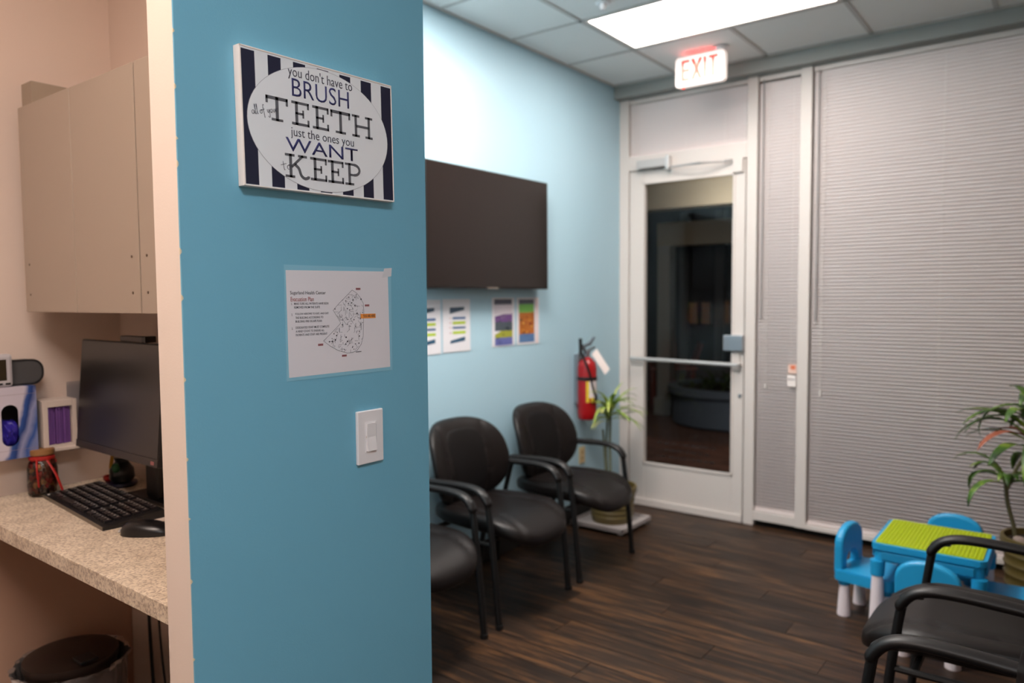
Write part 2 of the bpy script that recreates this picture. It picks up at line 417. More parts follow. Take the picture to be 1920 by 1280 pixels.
# blinds
sl = BM()
def slat_mesh(width):
    b = BM(); n = 5; t = radians(121)
    top, bot = [], []
    for k in range(n+1):
        s = (k/n-.5)*.025; h = .0032*(1-(2*k/n-1)**2)
        yy = s*cos(t)-h*sin(t); z_ = s*sin(t)+h*cos(t)
        top.append((yy, z_))
    rs = [[Vector((-width/2, y_, z_)) for y_, z_ in top]+[Vector((-width/2, y_+.0006, z_)) for y_, z_ in reversed(top)],
          [Vector((width/2, y_, z_)) for y_, z_ in top]+[Vector((width/2, y_+.0006, z_)) for y_, z_ in reversed(top)]]
    rings(b, rs); bmesh.ops.recalc_face_normals(b, faces=b.faces)
    me = bpy.data.meshes.new('slat')
    for f in b.faces: f.smooth = True
    b.to_mesh(me); b.free(); me.materials.append(slat_m); me.set_sharp_from_angle(angle=radians(50)); return me
def blind(x0, x1, z0, z1, label, cords, wand=None):
    t = thing('window_blind', label, 'blind', ((x0+x1)/2, 4.908, z0), group=None)
    wd = x1-x0; h = z1-z0
    b = BM(); box(b, -wd/2, wd/2, -.014, .018, h-.034, h, bev=.002); obj('head_rail', b, white_alu, t)
    b = BM(); box(b, -wd/2, wd/2, -.011, .011, .001, .013, bev=.003); obj('bottom_rail', b, slat_m, t)
    me = slat_mesh(wd-.008); z = .026
    while z < h-.045:
        inst('slat', me, t, (0, 0, z)); z += .0222
    for c in cords:
        b = BM(); tube(b, [(c, -.0065, .008), (c, -.0065, h-.03)], .0009, 5); obj('ladder_cord', b, mat('cord_white', (235, 228, 222), rough=.7), t)
    if wand is not None:
        b = BM(); tube(b, [(wand, -.019, h-.03), (wand, -.021, h*.45)], .004, 6)
        obj('tilt_wand', b, mat('clear_wand', (150, 146, 145), rough=.3), t)
        b = BM(); tube(b, [(wand+.035, -.019, h-.03), (wand+.035, -.019, h*.3)], .0015, 5); tube(b, [(wand+.035, -.019, h*.3), (wand+.035, -.019, h*.3-.03)], .006, 6)
        obj('pull_cord', b, mat('cord_white', (235, 228, 222)), t)
blind(-2.642, -1.775, 2.554, 2.964, 'short horizontal slat blind over the glass door, behind the exit sign', [-.37, 0, .28])
b = BM(); tube(b, [(-2.60, D+.003, 2.94), (-2.60, D+.003, 2.58)], .003, 6); tube(b, [(-2.57, D+.003, 2.94), (-2.57, D+.003, 2.57)], .0012, 5)
tag(obj('blind_cord', b, mat('cord_white', (235, 228, 222))), 'thin white cord and wand hanging at the edge of the short blind over the door', 'cord')
blind(-1.697, -1.433, .103, 2.964, 'tall narrow slat blind in the sidelight beside the glass door', [-.09, .09], -.1)
blind(-1.355, XR-.005, .07, 2.964, 'wide floor-length slat blind covering the large window behind the green play table', [-.72, -.06, .55], -.74)

# door leaf
b = BM(); box(b, -2.52, -1.855, 4.917, 4.923, .32, 2.356); door = struct(obj('door_1', b, glass_m))
member(door, 'hinge_stile', -2.637, -2.518, .012, 2.445, 4.885, 4.93)
member(door, 'lock_stile', -1.857, -1.778, .012, 2.445, 4.885, 4.93)
member(door, 'top_rail', -2.518, -1.857, 2.354, 2.445, 4.886, 4.93)
member(door, 'bottom_rail', -2.518, -1.857, .012, .322, 4.886, 4.93)
member(door, 'door_sweep', -2.637, -1.778, .004, .055, 4.872, 4.885)
for a in ((-2.53, -2.515, .312, 2.36), (-1.862, -1.847, .312, 2.36), (-2.53, -1.847, .312, .327), (-2.53, -1.847, 2.348, 2.362)):
    member(door, 'glazing_bead', *a, 4.879, 4.89, bev=.002)
b = BM()
tube(b, [(-2.60, 4.83, 1.092), (-1.80, 4.83, 1.080)], .014, 12); 
for x, z in ((-2.60, 1.092), (-1.80, 1.08)): tube(b, [(x, 4.83, z), (x, 4.886, z)], .011, 10)
obj('push_bar', b, chrome, door, smooth=True)
b = BM(); box(b, -1.905, -1.772, 4.845, 4.884, 1.172, 1.278, bev=.004); lb = obj('lock_box', b, steel, door)
b = BM()
for k in range(5): box(b, -1.9075, -1.904, 4.85, 4.88, 1.18+k*.019, 1.188+k*.019)
obj('lock_button', b, white_alu, lb)
b = BM(); box(b, -1.86, -1.80, 4.876, 4.885, 1.04, 1.165, bev=.004); obj('latch_cover', b, white_alu, door)
b = BM(); lathe(b, [(.001, 0), (.012, 0), (.012, .008), (.001, .008)], n=16, mtx=Matrix.Translation((-1.80, 4.886, .87)) @ Matrix.Rotation(pi/2, 4, 'X')); obj('lock_cylinder', b, steel, door)
b = BM(); box(b, -2.55, -2.32, 4.82, 4.884, 2.452, 2.51, bev=.004); dc = obj('door_closer', b, mat('aluminium_closer', (190, 186, 184), rough=.35, metal=.3), door)
b = BM(); box(b, -2.325, -2.30, 4.815, 4.88, 2.43, 2.525, bev=.003); obj('closer_cap', b, chrome, dc)
b = BM(); tube(b, [(-2.31, 4.84, 2.44), (-2.05, 4.79, 2.438), (-1.84, 4.875, 2.436)], .008, 8); obj('closer_arm', b, chrome, dc)
b = BM(); box(b, -1.86, -1.79, 4.862, 4.886, 2.36, 2.45, bev=.003); obj('top_bracket', b, white_alu, door)
b = BM(); random.seed(5)                     # faint worn lettering low on the glass, too small to read
for r_, (x0, x1) in enumerate(((-2.42, -1.99), (-2.37, -2.02), (-2.43, -1.98))):
    x = x0
    while x < x1:
        l = random.uniform(.012, .05); z = .47-.05*r_
        box(b, x, x+l, 4.9145, 4.9152, z, z+.018); x += l+random.uniform(.006, .02)
stuff(obj('worn_lettering', b, mat('worn_lettering', (48, 34, 30), rough=.7, alpha=.6), door))

# hours / notice stickers on the mullion side of the sidelight
b = BM(); box(b, -1.485, -1.432, 4.872, 4.8745, .955, 1.03); st = obj('notice_card', b, mat('sticker_white', (240, 230, 225)))
tag(st, 'small white notice cards stuck on the sidelight mullion by the door', 'sticker')
b = BM(); box(b, -1.48, -1.428, 4.8722, 4.8742, 1.04, 1.10); obj('upper_card', b, mat('sticker_peach', (236, 200, 184)), st)
b = BM(); box(b, -1.465, -1.435, 4.8715, 4.8722, 1.066, 1.093); obj('orange_mark', b, mat('sticker_orange', (222, 120, 84)), st)
b = BM(); box(b, -1.482, -1.434, 4.8714, 4.872, .998, 1.006); obj('grey_line', b, mat('sticker_grey', (160, 150, 150)), st)

# ================================================================ LIGHTS IN THE CEILING
def emis(name, col, s):
    m = bpy.data.materials.new(name); m.use_nodes = True; nt = m.node_tree
    for n in list(nt.nodes): nt.nodes.remove(n)
    e = nt.nodes.new('ShaderNodeEmission'); e.inputs[0].default_value = tuple(col)+(1,); e.inputs[1].default_value = s
    o_ = nt.nodes.new('ShaderNodeOutputMaterial'); nt.links.new(e.outputs[0], o_.inputs[0]); return m
def troffer(key, col, s, label):
    x0, x1, y0, y1 = LAMPS[key]
    t = thing('ceiling_light', label, 'ceiling light', ((x0+x1)/2, (y0+y1)/2, ZC), group='recessed ceiling light panels')
    hx, hy = (x1-x0)/2-.013, (y1-y0)/2-.013
    b = BM()
    for a in ((-hx, hx, -hy, -hy+.018), (-hx, hx, hy-.018, hy), (-hx, -hx+.018, -hy+.018, hy-.018), (hx-.018, hx, -hy+.018, hy-.018)):
        box(b, a[0], a[1], a[2], a[3], .001, .02)
    obj('light_frame', b, white_alu, t)
    b = BM(); box(b, -hx+.018, hx-.018, -hy+.018, hy-.018, .006, .012); obj('diffuser', b, emis('lit_diffuser_'+key, col, s), t)
troffer('room', ROOM_LAMP_COL, ROOM_LAMP, 'bright rectangular light panel lit in the ceiling before the exit sign')
troffer('room2', ROOM_LAMP_COL, ROOM2_LAMP, 'unseen second light panel in the ceiling above the row of arm chairs')  # unseen panel, placed and turned to brighten the television wall
troffer('office', OFFICE_LAMP_COL, OFFICE_LAMP, 'warm light panel in the ceiling over the reception desk')
troffer('hall', HALL_LAMP_COL, HALL_LAMP, 'dim light panel in the ceiling of the hallway')
# sprinkler
t = thing('sprinkler', 'small white round sprinkler head on the ceiling near the lit panel', 'sprinkler', (-1.99, 3.395, ZC))
b = BM(); lathe(b, [(.001, 0), (.038, -.001), (.040, -.006), (.034, -.010), (.001, -.011)]); obj('escutcheon', b, wplastic, t, True)
b = BM(); lathe(b, [(.001, -.008), (.016, -.009), (.018, -.024), (.012, -.038), (.001, -.040)]); obj('cap', b, wplastic, t, True)

# exit sign
t = thing('exit_sign', 'glowing white and red EXIT sign hung under the ceiling before the door', 'exit sign', (-1.905, 4.44, 2.848))
exw, exh = .318, .182
wgl = mat('exit_housing', (250, 240, 236), rough=.5, emit=(255, 236, 226), es=.5)
def rrect(w_, h_, r_, n=5):
    out = []
    for cx, cy, a0 in ((w_/2-r_, h_/2-r_, 0), (-w_/2+r_, h_/2-r_, 90), (-w_/2+r_, -h_/2+r_, 180), (w_/2-r_, -h_/2+r_, 270)):
        for k in range(n+1):
            a = radians(a0+90*k/n); out.append((cx+r_*cos(a), cy+r_*sin(a)))
    return out
b = BM(); prism(b, [(p[0], p[1]+exh/2) for p in rrect(exw, exh, .022)], 1, -.022, .022); obj('housing', b, wgl, t)
redg = mat('exit_red', (220, 50, 36), rough=.5, emit=(255, 60, 40), es=1.0)
redp = mat('exit_red_glare', (230, 120, 104), rough=.5, emit=(255, 150, 130), es=.8)  # same red, with blown-out glare put into the paler colour
def ex_letters(zlo, zhi, m, nm):
    h0, h1 = .035, .160; bl = BM(); s = .015
    def clip(z): return min(max(z, zlo), zhi)
    def rec(x0, x1, z0, z1):
        z0, z1 = clip(z0), clip(z1)
        if z1-z0 > 1e-4: box(bl, x0, x1, -.0245, -.022, z0, z1)
    def diag(xa, za, xb, zb):
        n = 14
        for k in range(n):
            za_, zb_ = za+(zb-za)*k/n, za+(zb-za)*(k+1)/n; xm = xa+(xb-xa)*(k+.5)/n
            rec(xm-s*.62, xm+s*.62, min(za_, zb_), max(za_, zb_))
    L = -.118
    rec(L, L+s, h0, h1)
    for z in (h0, (h0+h1)/2-s/2, h1-s): rec(L+s, L+.052, z, z+s)
    diag(-.045, h0, .008, h1); diag(.008, h0, -.045, h1)
    rec(.028, .028+s, h0, h1); rec(.080, .080+s, h0, h1-s); rec(.060, .116, h1-s, h1)
    return obj(nm, bl, m, t)
ex_letters(.035, .128, redp, 'letter_lower'); ex_letters(.128, .160, redg, 'letter_upper')
b = BM(); box(b, -.10, .10, -.010, .014, exh-.001, exh+.0008); obj('red_glow_strip', b, mat('exit_glow_strip', (255, 50, 40), emit=(255, 40, 30), es=9), t)  # added glowing strip, hidden on top, casts the red glow on the ceiling
b = BM(); lathe(b, [(.001, exh), (.03, exh), (.03, exh+.0155), (.05, exh+.0155), (.05, exh+.019), (.001, exh+.0195)], c=(.125, 0, 0)); obj('ceiling_canopy', b, wplastic, t, True)
b = BM(); box(b, -.118, -.108, -.008, .002, -.008, 0); obj('indicator', b, mat('exit_dot', (255, 90, 70), emit=(255, 60, 40), es=1.5), t)

# ================================================================ WALL THINGS NEAR: sign, plan, switch
navy = mat('navy_print', (26, 30, 56), rough=.5); card = mat('light_grey_print', (230, 234, 238), rough=.45)
t = thing('wall_sign', 'framed navy striped sign reading you don\'t have to brush all of your teeth', 'sign', (-1.26, .808, 1.752))
t.rotation_euler = (radians(.85), 0, 0)
SW, SH = .380, .2575
b = BM(); box(b, .0005, .0185, 0, SW, 0, SH, bev=.0006)
obj('frame', b, mat('cream_frame_edge', (236, 226, 220), rough=.4), t)
b = BM(); box(b, .0185, .0195, .003, SW-.002, .002, SH-.003); obj('print', b, card, t)
for a in ((0, SW, SH-.003, SH), (0, SW, 0, .002), (0, .003, 0, SH), (SW-.002, SW, 0, SH)):
    b = BM(); box(b, .0185, .0205, a[0], a[1], a[2], a[3], bev=.0005); obj('frame_lip', b, mat('cream_frame_edge', (236, 226, 220)), t)
for k in range(0, 13, 2):
    b = BM(); box(b, .0195, .0197, .003+k*.02878, .003+(k+1)*.02878, .0035, SH-.0065); obj('stripe', b, navy, t)
def ell(cx, cy, rx, ry, n=72): return [(cx+rx*cos(2*pi*i/n), cy+ry*sin(2*pi*i/n)) for i in range(n)]
ec = (.1875, .1275)
b = BM(); prism(b, ell(*ec, .1765, .1225), 0, .0197, .0199); obj('oval_outline', b, mat('grey_outline', (150, 150, 158), rough=.5), t)
b = BM(); prism(b, ell(*ec, .1758, .1218), 0, .0199, .0201); obj('oval', b, card, t)
inkg = mat('dark_grey_ink', (92, 94, 100), rough=.5); inkn = mat('navy_ink', (38, 42, 96), rough=.5); inkb = mat('charcoal_ink', (52, 54, 70), rough=.5)
LX = .0204
text_obj('lettering', "you don't have to", inkb, t, LX, .105, .266, .2165, .2425, offset=-.004)
text_obj('lettering', "BRUSH", inkn, t, LX, .113, .256, .1845, .2195, offset=-.006)
text_obj('lettering', "just the ones you", inkb, t, LX, .107, .266, .1015, .1245, offset=-.004)
text_obj('lettering', "WANT", inkn, t, LX, .094, .276, .0765, .1030, offset=-.002)
def slab(kind, u0, u1, v0, v1, st=.0062):
    b = BM(); w_, h_ = u1-u0, v1-v0
    def R(a, b_, c, d): box(b, LX-.0002, LX+.0002, u0+a, u0+b_, v0+c, v0+d)
    if kind == 'T':
        R(w_/2-st*.55, w_/2+st*.55, 0, h_); R(0, w_, h_-st, h_); R(0, st*.75, h_-st*2.3, h_); R(w_-st*.75, w_, h_-st*2.3, h_); R(w_*.24, w_*.76, 0, st*.75)
    if kind == 'E':
        R(w_*.2, w_*.2+st*1.05, 0, h_); R(0, w_, 0, st*.8); R(0, w_, h_-st*.8, h_); R(w_-st*.7, w_, 0, st*2.1); R(w_-st*.7, w_, h_-st*2.0, h_)
        R(w_*.2, w_*.7, h_*.5-st*.35, h_*.5+st*.35); R(w_*.7-st*.6, w_*.7, h_*.5-st*1.25, h_*.5+st*1.25)
    if kind == 'H':
        for s in (.18, .82): R(w_*s-st*.5, w_*s+st*.5, 0, h_); R(w_*s-w_*.18, w_*s+w_*.18, 0, st*.75); R(w_*s-w_*.18, w_*s+w_*.18, h_-st*.75, h_)
        R(w_*.18, w_*.82, h_*.5-st*.4, h_*.5+st*.4)
    if kind == 'K':
        R(w_*.18, w_*.18+st*1.05, 0, h_); R(0, w_*.42, 0, st*.75); R(0, w_*.42, h_-st*.75, h_); R(w_*.58, w_*.98, h_-st*.75, h_)
        ribbon(b, [(u0+w_*.80, v0+h_-.001), (u0+w_*.28, v0+h_*.45)], st*.8, LX-.0002, LX+.0002)
        ribbon(b, smooth2([(u0+w_*.42, v0+h_*.58), (u0+w_*.6, v0+h_*.42), (u0+w_*.70, v0+h_*.14), (u0+w_*.86, v0+.001), (u0+w_*1.02, v0+h_*.07), (u0+w_*1.04, v0+h_*.14)]), st*.95, LX-.0002, LX+.0002)
    if kind == 'P':
        R(w_*.2, w_*.2+st*1.05, 0, h_); R(0, w_*.55, 0, st*.75); R(0, w_*.6, h_-st*.75, h_); R(w_*.3, w_*.6, h_*.42, h_*.42+st*.75)
        ribbon(b, [(u0+w_*.58+w_*.34*sin(pi*k/10), v0+h_*.71+h_*.235*cos(pi*k/10)) for k in range(11)], st*.9, LX-.0002, LX+.0002)
    return obj('letter_'+kind.lower(), b, inkg, t)
def smooth2(p):
    return [(q.x, q.y) for q in smooth_path([(a, b_, 0) for a, b_ in p], 5)]
for k, a in (('T', (.052, .102)), ('E', (.1105, .152)), ('E', (.1605, .201)), ('T', (.206, .258)), ('H', (.263, .320))): slab(k, *a, .1295, .1755)
for k, a in (('K', (.091, .144)), ('E', (.151, .192)), ('E', (.195, .236)), ('P', (.240, .283))): slab(k, *a, .0255, .0715)
def script_word(strokes, ox, oy, sc, ang, wd):
    b = BM(); ca, sa = cos(ang), sin(ang)
    for s in strokes:
        P = [(ox+sc*(x*ca-y_*sa), oy+sc*(x*sa+y_*ca)) for x, y_ in smooth2(s)]
        ribbon(b, P, wd, LX+.0003, LX+.0006)
    return obj('script_lettering', b, inkb, t)
allof = [[(.7, .9), (.3, 1), (0, .5), (.2, 0), (.6, .3), (.8, .9), (.8, .1), (1, 0)],
         [(1.1, .1), (1.3, 2.2), (1.15, 2.2), (1.2, .1), (1.4, 0)], [(1.6, .1), (1.85, 2.2), (1.7, 2.2), (1.7, .1), (1.9, 0)],
         [(3.0, .9), (2.6, .7), (2.6, .1), (3.0, 0), (3.2, .6), (3.0, .9), (3.5, .8)], [(4.1, 2.0), (3.85, 2.2), (3.7, 1.5), (3.7, -1.2)], [(3.5, .9), (4.1, 1.0)],
         [(4.9, .9), (4.9, .3), (5.2, .1), (5.5, .9), (5.4, -.9), (5.1, -1.2), (4.9, -.8)],
         [(6.2, .9), (5.8, .6), (5.9, .1), (6.2, 0), (6.4, .6), (6.2, .9)], [(6.8, .9), (6.8, .2), (7.1, .1), (7.4, .9), (7.4, .1)], [(7.8, .9), (7.8, 0), (7.8, .6), (8.1, .9), (8.3, .8)]]
script_word(allof, .022, .134, .0071, radians(13), .0009)
script_word([[(.4, 2.0), (.3, .2), (.6, 0)], [(-.4, 1.2), (1.2, 1.4)], [(1.8, 1), (1.3, .7), (1.4, .1), (1.8, 0), (2.1, .6), (1.8, 1), (2.3, 1)]], .086, .038, .0082, radians(12), .0009)
b = BM(); box(b, .0199, .0202, .175, .205, .0045, .0052); obj('fine_print', b, inkb, t)

# evacuation plan
t = thing('evacuation_plan', 'laminated evacuation plan sheet with a small map taped to the blue pier', 'notice', (-1.26, .909, 1.382))
lam = mat('lamination_film', (136, 194, 216), rough=.3)
b = BM(); box(b, .0004, .0008, -.006, .283, -.007, .227); obj('lamination', b, lam, t)
b = BM(); prism(b, [(0, 0), (.276, .001), (.273, .2195), (-.002, .216)], 0, .0009, .0012); obj('paper', b, mat('plan_paper', (224, 222, 228), rough=.3, spec=.6), t)
PX = .0014
red = mat('plan_red_ink', (150, 60, 55)); ink = mat('plan_black_ink', (48, 50, 60))
def TL(s, u0, u1, v0, v1, m=ink): return text_obj('plan_text', s, m, t, PX, u0, u1, v0, v1, th=.0002, offset=.003)
TL('Sugarland Health Center', .007, .0955, .1655, .1745); TL('Evacuation Plan', .008, .0645, .1535, .1625, red)
for s, u0, u1, v in (('1.', .009, .0115, .1465), ('MAKE SURE ALL PATIENTS HAVE BEEN', .016, .102, .1465), ('REMOVED FROM THE SUITE', .016, .080, .1390),
                     ('2.', .009, .0115, .1245), ('FOLLOW ARROWS TO EXIT, AND EXIT', .0185, .102, .1255), ('THE BUILDING ACCORDING TO', .0185, .088, .1180), ('BUILDING FIRE ESCAPE PLAN', .0185, .084, .1105),
                     ('3.', .009, .0115, .0965), ('DESIGNATED STAFF MUST COMPLETE', .0185, .103, .0980), ('A HEAD COUNT TO ENSURE ALL', .0185, .090, .0905), ('PATIENTS AND STAFF ARE PRESENT', .0185, .0975, .0830)):
    TL(s, u0, u1, v, v+.0046)
outline = [(.167, .177), (.180, .170), (.190, .160), (.198, .148), (.199, .13), (.1975, .10), (.196, .075), (.190, .058), (.178, .045), (.165, .041), (.150, .0405), (.125, .048), (.105, .058), (.087, .070), (.110, .087), (.134, .106), (.126, .118), (.114, .134), (.130, .148), (.148, .162), (.167, .177)]
def inside(p, poly):
    c = False; n = len(poly)
    for i in range(n):
        (x1, y1), (x2, y2) = poly[i], poly[i-1]
        if (y1 > p[1]) != (y2 > p[1]) and p[0] < (x2-x1)*(p[1]-y1)/(y2-y1)+x1: c = not c
    return c
b = BM(); ribbon(b, outline, .0007, PX, PX+.0002)
random.seed(11)
n = 0
while n < 135:
    p = (random.uniform(.085, .2), random.uniform(.04, .178))
    a = random.choice([radians(38), radians(128), 0, pi/2]) if p[1] > .1 else random.choice([radians(38), 0, pi/2, pi/2])
    l = random.uniform(.004, .013); q = (p[0]+l*cos(a), p[1]+l*sin(a))
    if inside(p, outline) and inside(q, outline): ribbon(b, [p, q], .0005, PX, PX+.0002); n += 1
stuff(obj('floor_plan', b, mat('plan_line_ink', (78, 84, 94)), t))
b = BM(); n = 0
while n < 46:
    p = (random.uniform(.09, .198), random.uniform(.045, .172))
    if inside(p, outline): s = random.uniform(.0008, .0016); box(b, PX+.0002, PX+.0004, p[0]-s, p[0]+s, p[1]-s, p[1]+s); n += 1
stuff(obj('room_marks', b, ink, t))
b = BM(); box(b, PX, PX+.0002, .190, .2335, .1145, .1245); obj('orange_highlight', b, mat('orange_highlight', (236, 150, 70)), t)
text_obj('plan_text', 'YOU ARE HERE', ink, t, PX+.0004, .197, .2315, .1170, .1225, th=.0002)
for u, v in ((.184, .1795), (.209, .143), (.0795, .0625), (.142, .0355)):
    b = BM(); box(b, PX, PX+.0002, u-.0065, u+.0065, v-.0022, v+.0022); obj('exit_mark_block', b, mat('plan_pink', (170, 120, 124)), t)
    text_obj('plan_text', 'EXIT', mat('plan_maroon', (110, 36, 44)), t, PX+.0004, u-.0058, u+.0058, v-.0018, v+.0018, th=.0002)
b = BM(); box(b, PX, PX+.0002, .174, .190, .041, .0422); obj('scale_note', b, ink, t)
b = BM(); prism(b, [(.255, .205), (.283, .209), (.285, .228), (.262, .226)], 0, .0015, .0019); obj('tape', b, mat('matte_tape', (214, 216, 222), rough=.4), t)

# dimmer switch
t = thing('light_switch', 'white dimmer light switch plate on the blue pier', 'light switch', (-1.26, 1.116, 1.232))
b = BM(); box(b, 0, .0085, -.0375, .0375, -.0595, .0595, bev=.002); obj('cover_plate', b, wplastic, t)
b = BM(); box(b, .0085, .0092, -.0165, .0165, -.0335, .0335, bev=.0003); obj('switch_surround', b, mat('white_plastic_b', (226, 224, 226), rough=.4), t)
b = BM(); prism(b, [(.0090, -.031), (.0145, -.031), (.0115, .0), (.0125, .031), (.0090, .031)], 1, -.0135, .0125); sp = obj('paddle', b, wplastic, t)
b = BM(); box(b, .009, .0115, .0140, .0158, -.028, .028); obj('dimmer_slider', b, wplastic, t)
b = BM(); box(b, .009, .0112, -.0158, -.0142, -.001, .003); obj('pilot_light', b, white_alu, t)

# ================================================================ OFFICE
Z = .905
t = thing('counter', 'long speckled laminate worktop of the reception desk along the cream wall', 'counter', (-2.06, 1.02, Z))
b = BM(); box(b, -.718, .708, -.258, .263, -.042, 0, bev=.002); obj('worktop', b, counter_m, t)
b = BM()
for x in (-.4, .25): box(b, x-.012, x+.012, .0, .25, -.09, -.0425, bev=.003); box(b, x-.012, x+.012, .235, .263, -.3, -.09, bev=.003)
obj('wall_bracket', b, blkmetal, t)

b = BM(); box(b, -2.779, -2.772, .75, 1.283, 0, .86); struct(obj('underdesk_shade_panel', b, mat('underdesk_shade_brown', (190, 150, 126), rough=.6)))  # added panel, darker than the wall, stands in for shade under the desk
# wall cabinet
cy0, cy1, cz0, cz1 = .974, 1.283, 1.505, 2.15
t = thing('wall_cabinet', 'taupe laminate wall cabinet hung above the reception desk', 'cabinet', (-2.06, 1.12, cz0))
def L(x, y_, z): return (x+2.06, y_-1.12, z-cz0)
b = BM()
for x0, x1 in ((-2.70, -2.685), (-1.945, -1.93), (-1.37, -1.355)):
    box(b, x0+2.06, x1+2.06, cy0-1.12, cy1-1.12, .004, cz1-cz0-.004)
box(b, -.64, .70, cy0-1.12, cy1-1.12, .004, .02); box(b, -.64, .70, cy0-1.12, cy1-1.12, .30, .316); box(b, -.64, .70, cy0-1.12, cy1-1.12, .61, .626); box(b, -.64, .70, cy1-1.12-.008, cy1-1.12, .004, .626)
obj('carcass', b, taupe, t)
screwd = mat('screw_hole', (90, 72, 60))
for x0, x1, holes in ((-2.695, -2.326, (-2.655,)), (-2.322, -1.947, (-1.985,)), (-1.940, -1.36, (-1.905,))):
    b = BM(); box(b, x0+2.06, x1+2.06, cy0-.020-1.12, cy0-.001-1.12, 0, cz1-cz0, bev=.0015); d = obj('door', b, taupe, t)
    for h in holes:
        for z in (.055, .15):
            b = BM(); lathe(b, [(.0005, 0), (.0035, 0), (.0035, .0012), (.0005, .0012)], n=10, mtx=Matrix.Translation((h+2.06, cy0-.0202-1.12, z)) @ Matrix.Rotation(pi/2, 4, 'X')); obj('handle_hole', b, screwd, d)
b = BM(); box(b, -2.712+2.06, -2.6355+2.06, cy0-.0005-1.12, cy0+.014-1.12, .636, .725); box(b, -2.712+2.06, -2.702+2.06, cy0-.0005-1.12, cy0+.014-1.12, .085, .636); box(b, -2.648+2.06, -2.6355+2.06, cy0+.014-1.12, cy1-1.12, .646, .725)
obj('filler_panel', b, mat('taupe_filler', (158, 142, 124), rough=.5), t)

# monitor
t = thing('monitor', 'black computer monitor with a dark screen on the reception desk', 'monitor', (-2.315, 1.06, Z), radians(-1))
tl = Matrix.Translation((0, .005, .335)) @ Matrix.Rotation(radians(-5), 4, 'X')
b = BM(); box(b, -.273, .273, -.012, .014, -.175, .175, bev=.004, mtx=tl); obj('casing', b, blk, t)
b = BM(); box(b, -.268, .268, -.0135, -.0118, -.150, .170, mtx=tl); obj('screen', b, screen_m, t)
b = BM(); box(b, -.272, .272, -.0145, -.0118, -.174, -.151, bev=.001, mtx=tl); obj('lower_bezel', b, mat('bezel_brown_black', (36, 30, 30), rough=.35), t)
b = BM(); box(b, .232, .252, -.0150, -.0146, -.168, -.158, mtx=tl); obj('brand_sticker', b, mat('sticker_pink', (150, 90, 90)), t)
b = BM(); box(b, -.035, .045, .085, .11, .012, .36, bev=.006); box(b, -.03, .04, .018, .09, .27, .34, bev=.004); obj('stand_column', b, blkmetal, t)
b = BM(); box(b, -.135, .14, .068, .205, 0, .012, bev=.004); obj('stand_base', b, blkmetal, t)
t = thing('webcam', 'thin black webcam bar clipped on top of the desk monitor', 'webcam', (-2.235, 1.082, Z+.511))
b = BM(); box(b, -.085, .07, -.012, .012, 0, .017, bev=.003); obj('body', b, mat('webcam_grey', (60, 54, 52), rough=.4), t)
b = BM(); box(b, .048, .072, -.013, .02, -.001, .018, bev=.002); obj('clip', b, blk, t)

# keyboard
t = thing('keyboard', 'black full-size computer keyboard angled on the desk', 'keyboard', (-2.375, 1.02, Z), radians(-5))
b = BM(); prism(b, [(-.085, .0), (.085, .0), (.085, .024), (-.085, .010)], 0, -.262, .262); obj('case', b, blk, t)
keym = mat('key_black', (30, 27, 29), rough=.35)
b = BM()
for r_ in range(6):
    y_ = -.070+r_*.0255; zz = .0105+.014*(y_+.085)/.17
    xs_ = [-.235+.0205*k for k in range(23)]
    for k, x in enumerate(xs_):
        if 15 == k: continue
        if r_ == 0 and 4 < k < 9:
            if k == 5: box(b, x, x+.078, y_, y_+.020, zz, zz+.007, bev=0)
            continue
        if 16 <= k <= 18 and r_ == 2 and k != 17: continue
        box(b, x, x+.0175, y_, y_+.020, zz, zz+.007+.001*(k % 2))
stuff(obj('keys', b, keym, t))
legm = mat('key_legend', (200, 196, 190), rough=.5)
b = BM(); random.seed(2)
for r_ in range(6):
    y_ = -.070+r_*.0255; zz = .0185+.014*(y_+.085)/.17
    for k in range(23):
        if k == 15 or (r_ == 0 and 4 < k < 9): continue
        x = -.235+.0205*k
        box(b, x+.005, x+.0085, y_+.010, y_+.015, zz+.0006, zz+.0009)
stuff(obj('key_legends', b, legm, t))
b = BM(); box(b, -.262, .262, -.0855, -.083, 0, .011, bev=.001); obj('front_edge', b, mat('keyboard_edge', (86, 76, 64), rough=.35), t)
b = BM(); box(b, -.25, -.238, -.077, -.071, .0115, .0125); obj('corner_key_legend', b, mat('legend_bright', (230, 226, 220)), t)
# mouse
t = thing('mouse', 'black computer mouse beside the keyboard on the desk', 'mouse', (-2.0, .978, Z), radians(38))
b = BM(); cushion(b, .072, .038, .036, .001, ex=2.4, p=2.4, n=32, m=8, deform=lambda u, v, w_: Vector((u, v, max(0, w_*(1-.25*(u/.072)))+.001)))
obj('body', b, mat('mouse_black', (20, 19, 20), rough=.3), t, True)
b = BM(); tube(b, [(-.040, -.004, .028), (-.040, .004, .028)], .008, 12); obj('scroll_wheel', b, mat('mouse_wheel', (90, 86, 88), rough=.3), t)
b = BM(); tube(b, [(-.066, .0, .012), (-.072, 0, .010)], .006, 8, ry=.02); obj('front_trim', b, chrome, t)
# slip of paper
b = BM(); lathe(b, [(.001, 0), (.05, 0), (.052, .0015), (.001, .002)], n=24); o = obj('notepaper', b, mat('cream_notepaper', (224, 208, 196), rough=.6), None, True, (-2.13, 1.075, Z))
tag(o, 'pale round coaster behind the mouse by the monitor base', 'notepaper')

